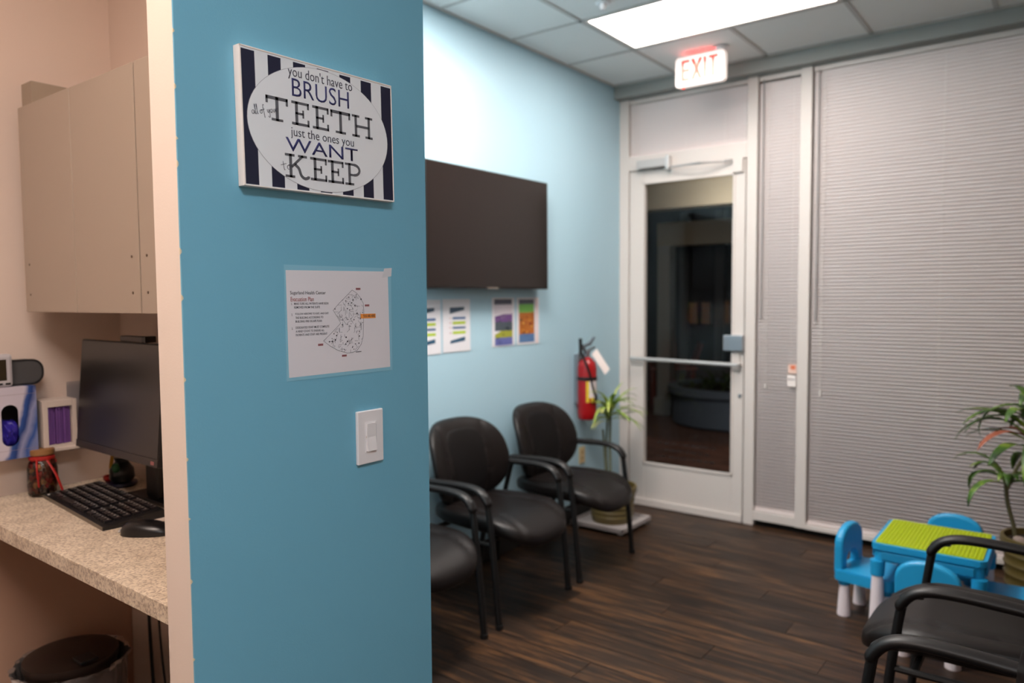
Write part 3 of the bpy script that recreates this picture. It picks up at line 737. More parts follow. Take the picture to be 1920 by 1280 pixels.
# jar of potpourri
t = thing('jar', 'glass jar of potpourri with a red ribbon round its neck', 'jar', (-2.685, .975, Z))
t.scale = (.92, .92, 1.2)
b = BM(); lathe(b, [(.001, 0), (.040, 0), (.046, .008), (.048, .03), (.047, .075), (.041, .093), (.036, .098), (.036, .118)], cap=False); obj('jar_body', b, jar_m, t, True)
b = BM(); lathe(b, [(.001, .112), (.038, .112), (.040, .114), (.040, .126), (.036, .128), (.001, .128)]); obj('lid', b, mat('tan_lid', (150, 106, 62), rough=.5), t, True)
b = BM(); lathe(b, [(.0365, .098), (.040, .100), (.041, .104), (.040, .108), (.0365, .110)], cap=False, wob=lambda a, k: .04*sin(9*a)); rb = obj('ribbon', b, mat('red_ribbon', (170, 30, 24), rough=.5), t, True)
b = BM()
for s in (1,): tube(b, [(.030, -.028, .104), (.036+.01*s, -.034, .09), (.040+.012*s, -.036, .055+.02*s), (.046, -.03, .03)], .001, 6, sm=4, ry=.003)
tube(b, [(.034, .0, .104), (.062, .02, .06), (.07, .04, .004)], .0012, 6, sm=5, ry=.004)
obj('ribbon_tail', b, mat('red_ribbon', (170, 30, 24)), rb, True)
random.seed(9)
pots = [((110, 52, 30), 30), ((150, 44, 34), 24), ((176, 120, 72), 18), ((60, 34, 26), 22), ((214, 190, 140), 6)]
for k, (c, n) in enumerate(pots):
    b = BM()
    for _ in range(n):
        a = random.uniform(0, 2*pi); r_ = .036*math.sqrt(random.uniform(.55, 1)); z = random.uniform(.012, .092)
        if k == 4: z = random.uniform(.012, .04)
        s = random.uniform(.007, .0125)
        cushion(b, s, s*.8, s*.6, s*.5, n=7, m=2, deform=(lambda u, v, w_, a=a, r_=r_, z=z: Vector((r_*cos(a)+u*cos(a)-w_*sin(a), r_*sin(a)+u*sin(a)+w_*cos(a), z+v))))
    stuff(obj('potpourri', b, mat('potpourri_%d' % k, c, rough=.7), t, True))

# glove box holder on the office wall
t = thing('glove_box', 'white and blue box of disposable gloves on the cream wall', 'glove box', (-2.68, .885, 1.038))
def swoosh_mat():
    m = mat('glove_box_print', (196, 186, 196), rough=.5); nt = m.node_tree; b_ = nt.nodes['Principled BSDF']
    tc = nt.nodes.new('ShaderNodeTexCoord'); sp_ = nt.nodes.new('ShaderNodeSeparateXYZ'); nt.links.new(tc.outputs['Object'], sp_.inputs[0])
    m1 = nt.nodes.new('ShaderNodeMath'); m1.operation = 'MULTIPLY'; m1.inputs[1].default_value = -.28; nt.links.new(sp_.outputs['Z'], m1.inputs[0])
    m2 = nt.nodes.new('ShaderNodeMath'); m2.operation = 'ADD'; nt.links.new(sp_.outputs['Y'], m2.inputs[0]); nt.links.new(m1.outputs[0], m2.inputs[1])
    r_ = nt.nodes.new('ShaderNodeValToRGB'); e = r_.color_ramp.elements
    mr = nt.nodes.new('ShaderNodeMapRange'); mr.inputs['From Min'].default_value = -.10; mr.inputs['From Max'].default_value = .08; nt.links.new(m2.outputs[0], mr.inputs[0])
    nz = nt.nodes.new('ShaderNodeTexNoise'); nz.inputs['Scale'].default_value = 14; nt.links.new(tc.outputs['Object'], nz.inputs[0])
    ad = nt.nodes.new('ShaderNodeMath'); ad.operation = 'MULTIPLY_ADD'; ad.inputs[1].default_value = .22; nt.links.new(nz.outputs[0], ad.inputs[0]); nt.links.new(mr.outputs[0], ad.inputs[2])
    e[0].position = 0; e[0].color = lin((206, 196, 206))+(1,); e[1].position = 1; e[1].color = lin((120, 130, 176))+(1,)
    for p_, c in ((.58, (206, 196, 206)), (.64, (50, 84, 150)), (.71, (28, 58, 122)), (.80, (150, 152, 186)), (.92, (40, 80, 150))):
        q = e.new(p_); q.color = lin(c)+(1,)
    nt.links.new(ad.outputs[0], r_.inputs[0]); nt.links.new(r_.outputs[0], b_.inputs['Base Color']); return m
gb = swoosh_mat()
# front face with an oval hole: frame pieces around it
oy, oz, orx, orh = .003, .108, .024, .066
ring_o = [(-.083, 0), (.080, 0), (.080, .230), (-.083, .230)]
b = BM(); N = 40; inner = []; outer = []
for i in range(N):
    a = 2*pi*(i+.5)/N
    ca, sa = cos(a), sin(a)
    iy = oy+orx*ca; iz = oz+(orh-orx)*math.copysign(1 if abs(sa) > .02 else 0, sa)+orx*sa
    k = min((.080 if ca > 0 else .083)/max(abs(ca), 1e-6), (.122 if sa > 0 else .108)/max(abs(sa), 1e-6))
    outer.append((ca*k, oz+sa*k)); inner.append((iy, iz))
for X, nm in ((0, 0),):
    vi = [b.verts.new((0, p[0], p[1])) for p in inner]; vo = [b.verts.new((0, p[0], p[1])) for p in outer]; vb = [b.verts.new((-.004, p[0], p[1])) for p in inner]
    for i in range(N):
        j = (i+1) % N
        b.faces.new((vi[i], vi[j], vo[j], vo[i])); b.faces.new((vi[j], vi[i], vb[i], vb[j]))
box(b, -.098, -.0002, .0785, .080, 0, .230); box(b, -.098, -.0002, -.083, -.0815, 0, .230); box(b, -.098, -.0002, -.083, .080, 0, .0015); box(b, -.098, -.0002, -.083, .080, .2285, .230)
obj('carton', b, gb, t)
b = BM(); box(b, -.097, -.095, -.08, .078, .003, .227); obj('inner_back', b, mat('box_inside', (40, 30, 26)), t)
b = BM(); random.seed(4)
cushion(b, .036, .045, .05, .03, n=28, m=8, deform=lambda u, v, w_: Vector((-.055+w_*.9+.006*sin(u*240+v*130), oy+u, .078+v+.005*sin(u*310))))
obj('gloves', b, mat('blue_gloves', (52, 40, 150), rough=.45), t, True)
b = BM()
for z in (.028, .205): box(b, 0, .0004, -.083, .080, z, z+.0008)
obj('score_line', b, mat('score_line', (150, 130, 130)), t)
# device on top
t = thing('blood_pressure_monitor', 'small white monitor with a dark display standing on the glove box', 'monitor', (-2.715, .86, 1.2685))
b = BM(); box(b, 0, .03, -.09, .045, 0, .105, bev=.01); obj('casing', b, mat('device_white', (190, 184, 186), rough=.4), t)
b = BM(); box(b, .03, .0308, -.08, .026, .022, .088, bev=.0); obj('display', b, mat('device_display', (50, 42, 26), rough=.3), t)
b = BM()
for y_ in (-.06, -.03, .0, .022): box(b, .03, .031, y_, y_+.014, .008, .014)
obj('button', b, blk, t)
t = thing('grey_pod', 'rounded grey fabric pod lying behind the white monitor on the glove box', 'device', (-2.745, .935, 1.2685))  # rounded grey pod of unknown use
b = BM(); prism(b, [(p[0], p[1]+.041) for p in rrect(.13, .08, .034, 7)], 0, -.022, .03); obj('shell', b, mat('grey_mesh', (74, 72, 72), rough=.7, bump=.3, bscale=900), t)
b = BM(); prism(b, [(p[0], p[1]+.041) for p in rrect(.134, .084, .036, 7)], 0, .0302, .034); obj('rim', b, mat('dark_rim', (34, 32, 33), rough=.4), t)
b = BM(); prism(b, [(p[0], p[1]+.041) for p in rrect(.120, .070, .030, 7)], 0, .034, .0352); obj('face', b, mat('grey_mesh', (74, 72, 72)), t)
# mask box
t = thing('mask_box', 'white box of purple face masks on the cream wall beside the gloves', 'mask box', (-2.68, 1.033, 1.042))
mw = mat('mask_box_white', (214, 198, 186), rough=.5)
b = BM()
for a in ((-.098, 0, -.052, -.036, 0, .17), (-.098, 0, .038, .052, 0, .17), (-.098, 0, -.036, .038, 0, .022), (-.098, 0, -.036, .038, .148, .17), (-.098, -.09, -.036, .038, .022, .148)):
    box(b, *a, bev=.001)
obj('holder', b, mw, t)
b = BM(); box(b, -.098, .004, -.056, .056, .0, .012, bev=.002); obj('lower_lip', b, mw, t)
for k in range(9):
    b = BM(); box(b, -.086, -.006-.003*(k % 3), -.034+k*.0078, -.0275+k*.0078, .023, .147, bev=.001)
    obj('mask', b, mat('purple_mask', (104, 64, 130), rough=.7, rnd=.15), t)
# clear holder with blue edge
t = thing('brochure_holder', 'clear plastic holder with a blue edge behind the desk monitor', 'holder', (-2.778, 1.155, 1.02))
b = BM(); box(b, 0, .003, -.06, .012, 0, .24, bev=.001); obj('clear_panel', b, clear_m, t)
b = BM(); box(b, .003, .012, .012, .035, .0, .24, bev=.002); obj('blue_edge', b, mat('blue_edge', (70, 78, 160), rough=.4), t)
# ornament in the corner
t = thing('ornament', 'small dark ornament with red, yellow and green details in the desk corner', 'ornament', (-2.60, 1.185, Z))
b = BM(); lathe(b, [(.001, 0), (.045, 0), (.052, .008), (.050, .014), (.03, .016), (.001, .016)]); obj('dish', b, mat('ornament_navy', (36, 34, 60), rough=.3), t, True)
b = BM(); lathe(b, [(.028, .014), (.040, .03), (.038, .06), (.02, .085), (.024, .10), (.001, .104)], c=(.008, 0, 0)); obj('body', b, mat('ornament_dark', (22, 26, 26), rough=.3), t, True)
b = BM(); tube(b, [(-.038, -.012, .018), (-.045, -.012, .06), (-.03, -.012, .10)], .006, 8, sm=4); obj('yellow_loop', b, mat('ornament_yellow', (190, 140, 40)), t, True)
b = BM(); cushion(b, .018, .012, .012, .012, n=14, m=4, deform=lambda u, v, w_: Vector((-.03+u, -.03+w_, .028+v))); obj('red_bead', b, mat('ornament_red', (170, 24, 18)), t, True)
b = BM(); cushion(b, .014, .016, .01, .01, n=14, m=4, deform=lambda u, v, w_: Vector((.03+u, -.03+w_, .07+v))); obj('green_leaf', b, mat('ornament_green', (30, 90, 50)), t, True)

# bin with bag, cords
t = thing('trash_bin', 'round bin with a dark lid under the reception desk', 'bin', (-2.56, .99, 0))
t.scale = (.9, .9, .93)
b = BM(); lathe(b, [(.001, 0), (.12, 0), (.125, .01), (.145, .40), (.148, .42), (.001, .42)], n=36); obj('body', b, mat('bin_metal', (70, 58, 50), rough=.35, metal=.4), t, True)
b = BM(); lathe(b, [(.150, .405), (.153, .415), (.151, .432), (.12, .440), (.001, .447)], n=40); obj('lid', b, mat('bin_lid', (50, 38, 32), rough=.4, metal=.3), t, True)
b = BM(); box(b, .08, .15, -.03, .03, .44, .452, bev=.004); obj('hinge', b, blk, t)
random.seed(8)
ph = [random.uniform(0, 6) for _ in range(12)]
b = BM(); lathe(b, [(.158, .10), (.162, .2), (.166, .30), (.172, .38), (.178, .415), (.186, .42), (.180, .405)], n=72, cap=False,
               wob=lambda a, k: .03*sin(7*a+ph[k])+.022*sin(17*a+ph[k+3])+.015*sin(31*a+ph[k+1]))
o = obj('bin_bag', b, bag_m, None, True, (-2.56, .99, 0)); o.scale = (.90, .90, .92); tag(o, 'crumpled clear plastic bag round the bin under the desk', 'plastic bag')
b = BM(); tube(b, [(0, 0, .86), (.005, -.005, .5), (.03, -.01, .2), (.06, -.01, .0)], .006, 8, sm=6)
tag(obj('power_cord', b, blk, None, True, (-2.60, 1.265, 0)), 'straight black cord hanging down the wall under the desk', 'cord', )
b = BM(); tube(b, [(0, 0, .86), (-.015, -.01, .55), (.0, -.01, .3), (.05, -.015, .16), (.10, -.01, .22), (.09, 0, .5), (.12, 0, .86)], .004, 8, sm=8)
tag(obj('cable', b, blk, None, True, (-2.49, 1.26, 0)), 'looping thin cable beside the straight cord under the desk', 'cable')
b = BM(); tube(b, [(0, 0, .86), (-.02, -.01, .5), (.0, -.01, .3), (-.01, -.01, .1), (.03, -.02, 0)], .009, 8, sm=8)
tag(obj('thick_cable', b, blk, None, True, (-2.33, 1.25, 0)), 'thick black cable next to the pier under the desk', 'cable')

# ================================================================ WAITING ROOM: left wall
t = thing('television', 'large dark flat television mounted high on the blue wall', 'television', (-2.72, 3.28, 1.59))
b = BM(); box(b, .05, .082, -.535, .548, 0, .655, bev=.004); obj('casing', b, blk, t)
b = BM(); box(b, .082, .0835, -.528, .541, .012, .648); obj('screen', b, tv_screen, t)
b = BM(); box(b, 0, .05, -.2, .2, .16, .5, bev=.004); obj('wall_mount', b, blkmetal, t)
b = BM(); box(b, .0821, .084, -.05, .05, .001, .008); obj('badge', b, mat('tv_badge', (120, 110, 100)), t)

def sheet(label, y0, y1, z0, z1, items, nm='wall_notice', grp=None):
    t = thing(nm, label, 'notice', (XT, y0, z0), group=grp)
    w_, h_ = y1-y0, z1-z0
    b = BM(); box(b, .002, .003, 0, w_, 0, h_); obj('paper', b, paper_m, t)
    for k, (n_, c, poly) in enumerate(items):
        b = BM(); prism(b, [(p[0]*w_, p[1]*h_) for p in poly], 0, .003+.0002*(k % 2), .0034+.0002*(k % 2)); obj(n_, b, mat('print_%02x%02x%02x' % c, c, rough=.45), t)
    return t
def rc(a, b_, c, d): return [(a, c), (b_, c), (b_, d), (a, d)]
bars = [('heading_block', (52, 74, 92), [(.25, .72), (.78, .79), (.78, .85), (.25, .84)]), ('blue_bar', (70, 104, 148), rc(.35, .82, .615, .66)), ('lime_bar', (170, 190, 60), rc(.35, .82, .52, .575)),
        ('blue_bar', (66, 96, 136), rc(.35, .82, .435, .475)), ('lime_bar', (172, 196, 66), rc(.35, .82, .335, .39)), ('footer_block', (44, 82, 108), [(.25, .16), (.80, .20), (.80, .28), (.27, .215)]),
        ('label_mark', (190, 150, 150), rc(.24, .30, .63, .65)), ('label_mark', (190, 150, 150), rc(.24, .30, .54, .56)), ('label_mark', (190, 150, 150), rc(.24, .30, .45, .47)), ('label_mark', (190, 150, 150), rc(.24, .30, .35, .37))]
sheet('white chart with blue and lime bars, half hidden behind the blue pier', 2.705, 2.930, 1.242, 1.532, bars, grp='charts below the television')
sheet('white chart with blue and lime bars, fully visible below the television', 2.945, 3.172, 1.245, 1.535, bars, grp='charts below the television')
def dots(c1, n, seed, x0, x1, y0, y1):
    random.seed(seed); out = []
    for _ in range(n):
        a, q = random.uniform(x0, x1-.1), random.uniform(y0, y1-.04); out.append(('print_patch', random.choice(c1), rc(a, a+random.uniform(.05, .12), q, q+random.uniform(.015, .04))))
    return out
sheet('poster with purple, grey and olive bands below the television', 3.367, 3.585, 1.252, 1.54,
      [('header_band', (78, 80, 96), rc(.1, .88, .86, .97)), ('white_band', (206, 196, 204), rc(.1, .88, .66, .86)), ('purple_band', (112, 78, 134), [(.12, .5), (.9, .5), (.9, .70), (.12, .62)]),
       ('grey_band', (74, 84, 92), rc(.12, .9, .32, .5)), ('olive_band', (156, 158, 56), [(.12, .18), (.9, .18), (.9, .38), (.5, .34), (.12, .25)]), ('violet_band', (98, 104, 164), rc(.12, .9, .02, .18))]
      + dots([(140, 120, 150), (92, 60, 112), (120, 120, 60), (60, 72, 84)], 18, 1, .14, .88, .06, .66), 'wall_poster')
sheet('poster with green and orange picture nearest the fire extinguisher', 3.606, 3.842, 1.252, 1.54,
      [('header_band', (84, 86, 98), rc(.1, .76, .86, .96)), ('green_band', (116, 176, 84), rc(.1, .76, .68, .86)), ('orange_field', (178, 104, 42), rc(.1, .78, .22, .70)),
       ('blue_band', (84, 116, 160), rc(.1, .78, .04, .22)), ('pink_edge', (228, 196, 194), rc(.86, .92, .0, 1.0))]
      + dots([(110, 54, 30), (206, 140, 50), (140, 44, 30), (70, 60, 50), (212, 160, 70)], 24, 2, .12, .76, .22, .68), 'wall_poster')

# fire extinguisher
t = thing('fire_extinguisher', 'red fire extinguisher hung on the blue wall above the potted plant', 'fire extinguisher', (-2.635, 4.285, .715))
redp_ = mat('extinguisher_red', (152, 8, 16), rough=.3, coat=.3)
b = BM(); lathe(b, [(.001, 0), (.058, 0), (.064, .008), (.065, .05), (.065, .35), (.058, .385), (.035, .41), (.018, .42), (.001, .422)], n=32); obj('cylinder', b, redp_, t, True)
b = BM(); lathe(b, [(.016, .42), (.018, .425), (.018, .45), (.024, .455), (.024, .472), (.001, .474)]); obj('valve', b, steel, t, True)
b = BM(); prism(b, [(-.075, .47), (-.06, .485), (.03, .50), (.09, .545), (.085, .555), (.02, .515), (-.07, .50)], 0, -.011, .011); obj('handle', b, steel, t)
b = BM(); prism(b, [(-.02, .455), (.09, .475), (.09, .487), (-.02, .468)], 0, -.011, .011); obj('lever', b, steel, t)
b = BM(); tube(b, [(.0, -.02, .45), (-.0, -.055, .50), (.005, -.082, .47), (.03, -.075, .40), (.050, -.050, .32), (.064, -.02, .20), (.067, .0, .16)], .008, 10, sm=6); obj('hose', b, blk, t, True)
b = BM(); tube(b, [(0, -.085, .55), (.002, -.08, .44)], .012, 10); tube(b, [(.067, .0, .17), (.068, .005, .11)], .011, 10); obj('nozzle', b, blk, t, True)
b = BM(); lathe(b, [(.0655, .265), (.0685, .267), (.0685, .288), (.0655, .290)], n=32, cap=False); obj('strap', b, blk, t, True)
def arcpatch(r, a0, a1, z0, z1, n=8):
    bq = BM(); P = [(r*cos(a0+(a1-a0)*k/n), r*sin(a0+(a1-a0)*k/n)) for k in range(n+1)]+[((r-.001)*cos(a1-(a1-a0)*k/n), (r-.001)*sin(a1-(a1-a0)*k/n)) for k in range(n+1)]
    prism(bq, P, 2, z0, z1); return bq
obj('yellow_label', arcpatch(.0664, radians(-64), radians(-46), .12, .262), mat('label_yellow', (206, 176, 40)), t)
obj('white_label', arcpatch(.0665, radians(-46), radians(12), .15, .262), mat('label_pale', (208, 196, 200)), t)
b = BM(); cushion(b, .018, .018, .008, .008, n=16, m=4, deform=lambda u, v, w_: Vector((.064+w_, -.034+u, .135+v))); obj('yellow_seal', b, mat('label_yellow', (206, 176, 40)), t, True)
b = BM(); box(b, -.002, .0, -.036, .036, -.17, 0, bev=.0, mtx=Matrix.Translation((.05, .012, .46)) @ Matrix.Rotation(radians(28), 4, 'X') @ Matrix.Rotation(radians(-20), 4, 'Y')); obj('service_tag', b, mat('tag_white', (236, 224, 220), rough=.6), t)
b = BM(); box(b, -.085, -.05, -.03, .03, .1, .44, bev=.003); box(b, -.07, -.01, -.008, .008, .43, .45, bev=.002); obj('wall_bracket', b, steel, t)
# outlet
t = thing('outlet', 'ivory wall outlet low on the blue wall behind the chairs', 'outlet', (XT, 4.35, .445))
b = BM(); box(b, 0, .006, -.036, .036, -.058, .058, bev=.002); obj('cover_plate', b, mat('ivory_plate', (206, 184, 140), rough=.4), t)
for z in (-.02, .02):
    b = BM(); box(b, .006, .008, -.016, .016, z-.013, z+.013, bev=.001); s_ = obj('socket', b, mat('ivory_socket', (190, 160, 116), rough=.4), t)
    b = BM(); box(b, .008, .0083, -.007, -.004, z-.004, z+.005); box(b, .008, .0083, .004, .007, z-.004, z+.005); obj('slot', b, blk, s_)

# ================================================================ ARM CHAIRS
def make_chair(label, group):
    t = thing('arm_chair', label, 'chair', (0, 0, 0), 0, group)
    hw = .295
    for s in (-1, 1):
        y_ = s*hw
        b = BM(); tube(b, [(.300, y_, .0), (.272, y_, .30), (.240, y_, .56), (.222, y_, .612), (.18, y_, .625)], .0145, 10, sm=5, ry=.017); lg = obj('front_leg', b, blkmetal, t, True)
        b = BM(); lathe(b, [(.001, 0), (.019, 0), (.019, .02), (.001, .02)], c=(.300, y_, 0), n=14); obj('foot_cap', b, blk, lg)
        b = BM(); tube(b, [(-.295, s*.27, .0), (-.262, s*.275, .22), (-.215, s*.285, .42), (-.165, s*.292, .58), (-.14, y_, .62)], .0145, 10, sm=5); rl = obj('rear_leg', b, blkmetal, t, True)
        b = BM(); lathe(b, [(.001, 0), (.019, 0), (.019, .02), (.001, .02)], c=(-.295, s*.27, 0), n=14); obj('foot_cap', b, blk, rl)
        b = BM(); tube(b, [(-.17, y_, .628), (-.10, y_, .636), (.05, y_, .643), (.15, y_, .640), (.205, y_, .622), (.236, y_, .588), (.246, y_, .565)], .0165, 14, sm=5, ry=.027,
                       taper=lambda q: min(1, .55+6*q, .45+5*(1-q))); obj('armrest', b, armrub, t, True)
        b = BM(); tube(b, [(.262, y_, .385), (-.222, s*.284, .385)], .011, 8); obj('side_rail', b, blkmetal, t, True)
    for fx in (.20, -.15):
        b = BM(); tube(b, [(fx, -hw, .385), (fx, hw, .385)], .012, 8); obj('seat_crossbar', b, blkmetal, t, True)
    def sd(u, v, w_):
        x = .070+u; fr = max(0, (u-.12)/.19)
        z = .448+w_ - .058*fr**1.8 + .020*min(1, abs(v)/.25)**2.0 - .012
        if w_ > 0: z -= .010*math.exp(-((abs(v)-.165)/.012)**2)*(1 if u > -.2 else 0)
        return Vector((x, v*(1-.10*max(0, -u/.3)), z))
    b = BM(); cushion(b, .322, .268, .054, .050, ex=3.2, p=3.6, n=64, m=14, deform=sd); obj('seat', b, leather, t, True)
    def bd(u, v, w_):
        wz = v/.205
        half = 1-.10*max(0, -wz)**1.5-.04*max(0, wz)
        y_ = u*half
        x = -.205+.9*y_*y_ - .24*(v) + w_ + .03*math.cos(wz*pi*.5)
        if w_ > 0: x -= .012*math.exp(-((abs(y_)-.155-.02*wz)/.011)**2)
        return Vector((x, y_, .686+v))
    b = BM(); cushion(b, .292, .213, .040, .030, ex=3.1, p=3.4, n=72, m=16, deform=bd); obj('backrest', b, leather, t, True)
    def pd(u, v, w_):
        wz = (v-.0)/.205; return Vector((-.205+.9*u*u-.24*v+.034+.0075*max(0, w_/.01)+.03*math.cos(wz*pi*.5), u*(1+.12*wz), .690+v))
    b = BM(); cushion(b, .135, .160, .01, .003, ex=4, p=4, n=48, m=8, deform=pd); obj('back_panel', b, leather2, t, True)
    b = BM(); prism(b, [(-.11, .40), (.11, .40), (.13, .55), (-.13, .55)], 0, -.185, -.170); obj('back_bracket', b, blkmetal, t)
    return t
G1 = 'black arm chairs along the blue wall'; G2 = 'black arm chairs along the near right side'
c0 = make_chair('black leather arm chair under the television, between two others', G1); c0.location = (-2.40, 2.932, 0)
dup(c0, (-2.40, 3.632, 0), 0, 'black leather arm chair next to the potted plant by the door', G1)
dup(c0, (-2.40, 2.232, 0), 0, 'black leather arm chair partly hidden behind the blue pier', G1)
rc1 = dup(c0, (-.165, 2.765, 0), pi, 'black leather arm chair before the green play table', G2)
rc2 = dup(c0, (-.165, 1.775, 0), pi, 'black arm chair of which mostly one armrest shows, nearest the camera', G2)

rc1.scale = rc2.scale = (1, 1, 1.03)
# ================================================================ CHILDREN'S TABLE AND CHAIRS
sky = mat('sky_blue_plastic', (28, 146, 196), rough=.4); kw = mat('white_plastic_leg', (226, 212, 214), rough=.4); green = mat('lime_green_plastic', (168, 184, 6), rough=.42)
t = thing('play_table', 'small blue children\'s table with a lime green studded top', 'table', (-.50, 3.865, 0))
b = BM(); prism(b, rrect(.45, .45, .035), 2, .385, .412); prism(b, rrect(.43, .43, .03), 2, .33, .385); obj('table_body', b, sky, t)
b = BM()
for s in (-1, 1):
    box(b, -.18, .18, s*.222-.003, s*.222+.003, .34, .375, bev=.002); box(b, s*.222-.003, s*.222+.003, -.18, .18, .34, .375, bev=.002)
obj('side_panel', b, mat('sky_blue_dark', (26, 132, 178), rough=.4), t)
b = BM(); prism(b, rrect(.418, .418, .012), 2, .412, .417); gp = obj('studded_plate', b, green, t)
b = BM(); N = 26
for i in range(N):
    for j in range(N):
        cx, cy = (i-(N-1)/2)*.0158, (j-(N-1)/2)*.0158
        prism(b, [(cx+.0052*cos(2*pi*k/6), cy+.0052*sin(2*pi*k/6)) for k in range(6)], 2, .417, .4205)
stuff(obj('studs', b, green, gp))
for sx in (-1, 1):
    for sy in (-1, 1):
        b = BM(); lathe(b, [(.001, 0), (.034, 0), (.034, .01), (.024, .27), (.001, .27)], c=(sx*.198, sy*.2, 0), n=20); lg = obj('leg', b, kw, t, True)
        b = BM(); lathe(b, [(.027, .26), (.029, .262), (.032, .33), (.001, .332)], c=(sx*.198, sy*.2, 0), n=20); obj('leg_socket', b, sky, lg, True)
def make_kid(label):
    t = thing('childs_chair', label, 'chair', (0, 0, 0), 0, 'blue children\'s chairs round the play table')
    b = BM(); prism(b, rrect(.27, .27, .03), 2, .175, .222); 
    prism(b, [(p[0]*1, p[1]) for p in rrect(.262, .262, .03)], 2, .222, .227); obj('seat', b, sky, t)
    n = 16; x0, x1 = -.135, -.095
    outer = [(-.125, .20)]+[(-.125+.125*(1-cos(pi*k/n)) if False else -.125*cos(pi*k/n), .335+.095*sin(pi*k/n)**.8) for k in range(n+1)]+[(.125, .20)]
    inn = [(-.062, .20)]+[(-.062*cos(pi*k/n), .245+.05*sin(pi*k/n)) for k in range(n+1)]+[(.062, .20)]
    b = BM(); m_ = len(outer)
    for (xa, fl_) in ((x0, 0), (x1, 1)): pass
    va = [[b.verts.new((xx, p[0], p[1])) for p in L_] for L_ in (outer, inn) for xx in (x0, x1)]
    o0, o1, i0, i1 = va
    for k in range(m_-1):
        b.faces.new((o0[k], o0[k+1], i0[k+1], i0[k])); b.faces.new((o1[k+1], o1[k], i1[k], i1[k+1]))
        b.faces.new((o0[k+1], o0[k], o1[k], o1[k+1])); b.faces.new((i0[k], i0[k+1], i1[k+1], i1[k]))
    for k in (0, m_-1): b.faces.new((o0[k], i0[k], i1[k], o1[k]))
    bmesh.ops.recalc_face_normals(b, faces=b.faces)
    br = obj('backrest', b, sky, t); md = br.modifiers.new('round', 'BEVEL'); md.width = .014; md.segments = 3; md.limit_method = 'ANGLE'; md.angle_limit = radians(50)
    for sx in (-1, 1):
        for sy in (-1, 1):
            b = BM(); lathe(b, [(.001, 0), (.030, 0), (.030, .012), (.021, .16), (.001, .16)], c=(sx*.095, sy*.095, 0), n=18); lg = obj('leg', b, kw, t, True)
            b = BM(); lathe(b, [(.024, .15), (.026, .152), (.030, .176), (.001, .178)], c=(sx*.095, sy*.095, 0), n=18); obj('leg_socket', b, sky, lg, True)
    return t
k0 = make_kid('blue child\'s chair at the end of the play table nearest the glass door'); k0.location = (-.752, 3.835, 0); k0.rotation_euler = (0, 0, radians(-9))
dup(k0, (-.47, 4.19, 0), radians(-91), 'blue child\'s chair between the play table and the window blind')
dup(k0, (-.458, 3.57, 0), radians(86), 'blue child\'s chair tucked under the side of the play table facing the arm chairs')
dup(k0, (-.215, 3.85, 0), radians(181), 'blue child\'s chair at the end of the play table below the tall potted plant')

# ================================================================ PLANTS
def leaf(p0, az, el, L_, wd, droop, m, parent, n=8, twist=0):
    b = BM(); p = Vector(p0); rs = []
    for k in range(n+1):
        q = k/n; e = el-droop*q**1.3
        d = Vector((cos(az)*cos(e), sin(az)*cos(e), sin(e)))
        side = Vector((-sin(az), cos(az), 0)); up = side.cross(d)*-1
        ww = wd*(math.sin(pi*min(1, q*.93+.06))**.7)*.5+.0006
        rs.append((p+side*ww+up*ww*.35, p.copy(), p-side*ww+up*ww*.35)); p = p+d*L_/n
    V = [[b.verts.new(c) for c in r] for r in rs]
    for k in range(n):
        for j in range(2): b.faces.new((V[k][j], V[k][j+1], V[k+1][j+1], V[k+1][j]))
    o = obj('leaf', b, m, parent, False)
    for f in o.data.polygons: f.use_smooth = True
    md = o.modifiers.new('thickness', 'SOLIDIFY'); md.thickness = .0008
    return o
def leafmat(name, c1, c2, c3):
    m = mat(name, c1, rough=.45, rnd=.25); nt = m.node_tree; b_ = nt.nodes['Principled BSDF']
    tc = nt.nodes.new('ShaderNodeTexCoord'); wv = nt.nodes.new('ShaderNodeTexNoise'); wv.inputs['Scale'].default_value = 9; nt.links.new(tc.outputs['Object'], wv.inputs[0])
    r_ = nt.nodes.new('ShaderNodeValToRGB'); e = r_.color_ramp.elements; e[0].position = .35; e[0].color = lin(c1)+(1,); e[1].position = .68; e[1].color = lin(c3)+(1,)
    q = e.new(.52); q.color = lin(c2)+(1,)
    nt.links.new(wv.outputs['Fac'], r_.inputs[0]); nt.links.new(r_.outputs[0], b_.inputs['Base Color']); return m
lm1 = leafmat('striped_leaf_light', (84, 118, 40), (150, 172, 72), (196, 196, 108))
lm2 = leafmat('striped_leaf_dark', (24, 52, 18), (70, 104, 32), (130, 150, 54))
lmr = mat('browned_leaf', (150, 84, 62), rough=.6)
soil = mat('potting_soil', (40, 28, 20), rough=.9, bump=.8, bscale=80)
def pot(t, r, h, c, name='pot'):
    prof = [(.001, 0), (r*.80, 0), (r*.82, .01)]
    for k in range(5):
        z = .03+k*(h-.07)/5; rr = r*(.82+.13*z/h); prof += [(rr, z), (rr+.006, z+.012), (rr, z+.024)]
    prof += [(r*.95, h-.045), (r, h-.04), (r*1.02, h-.02), (r, h), (r*.92, h), (r*.90, h-.035), (.001, h-.036)]
    b = BM(); lathe(b, prof, n=40); obj(name, b, mat('pot_%d' % c[0], c, rough=.45), t, True)
    b = BM(); lathe(b, [(.001, h-.036), (r*.895, h-.036), (r*.895, h-.030), (.001, h-.022)], n=28); obj('soil', b, soil, t, True)
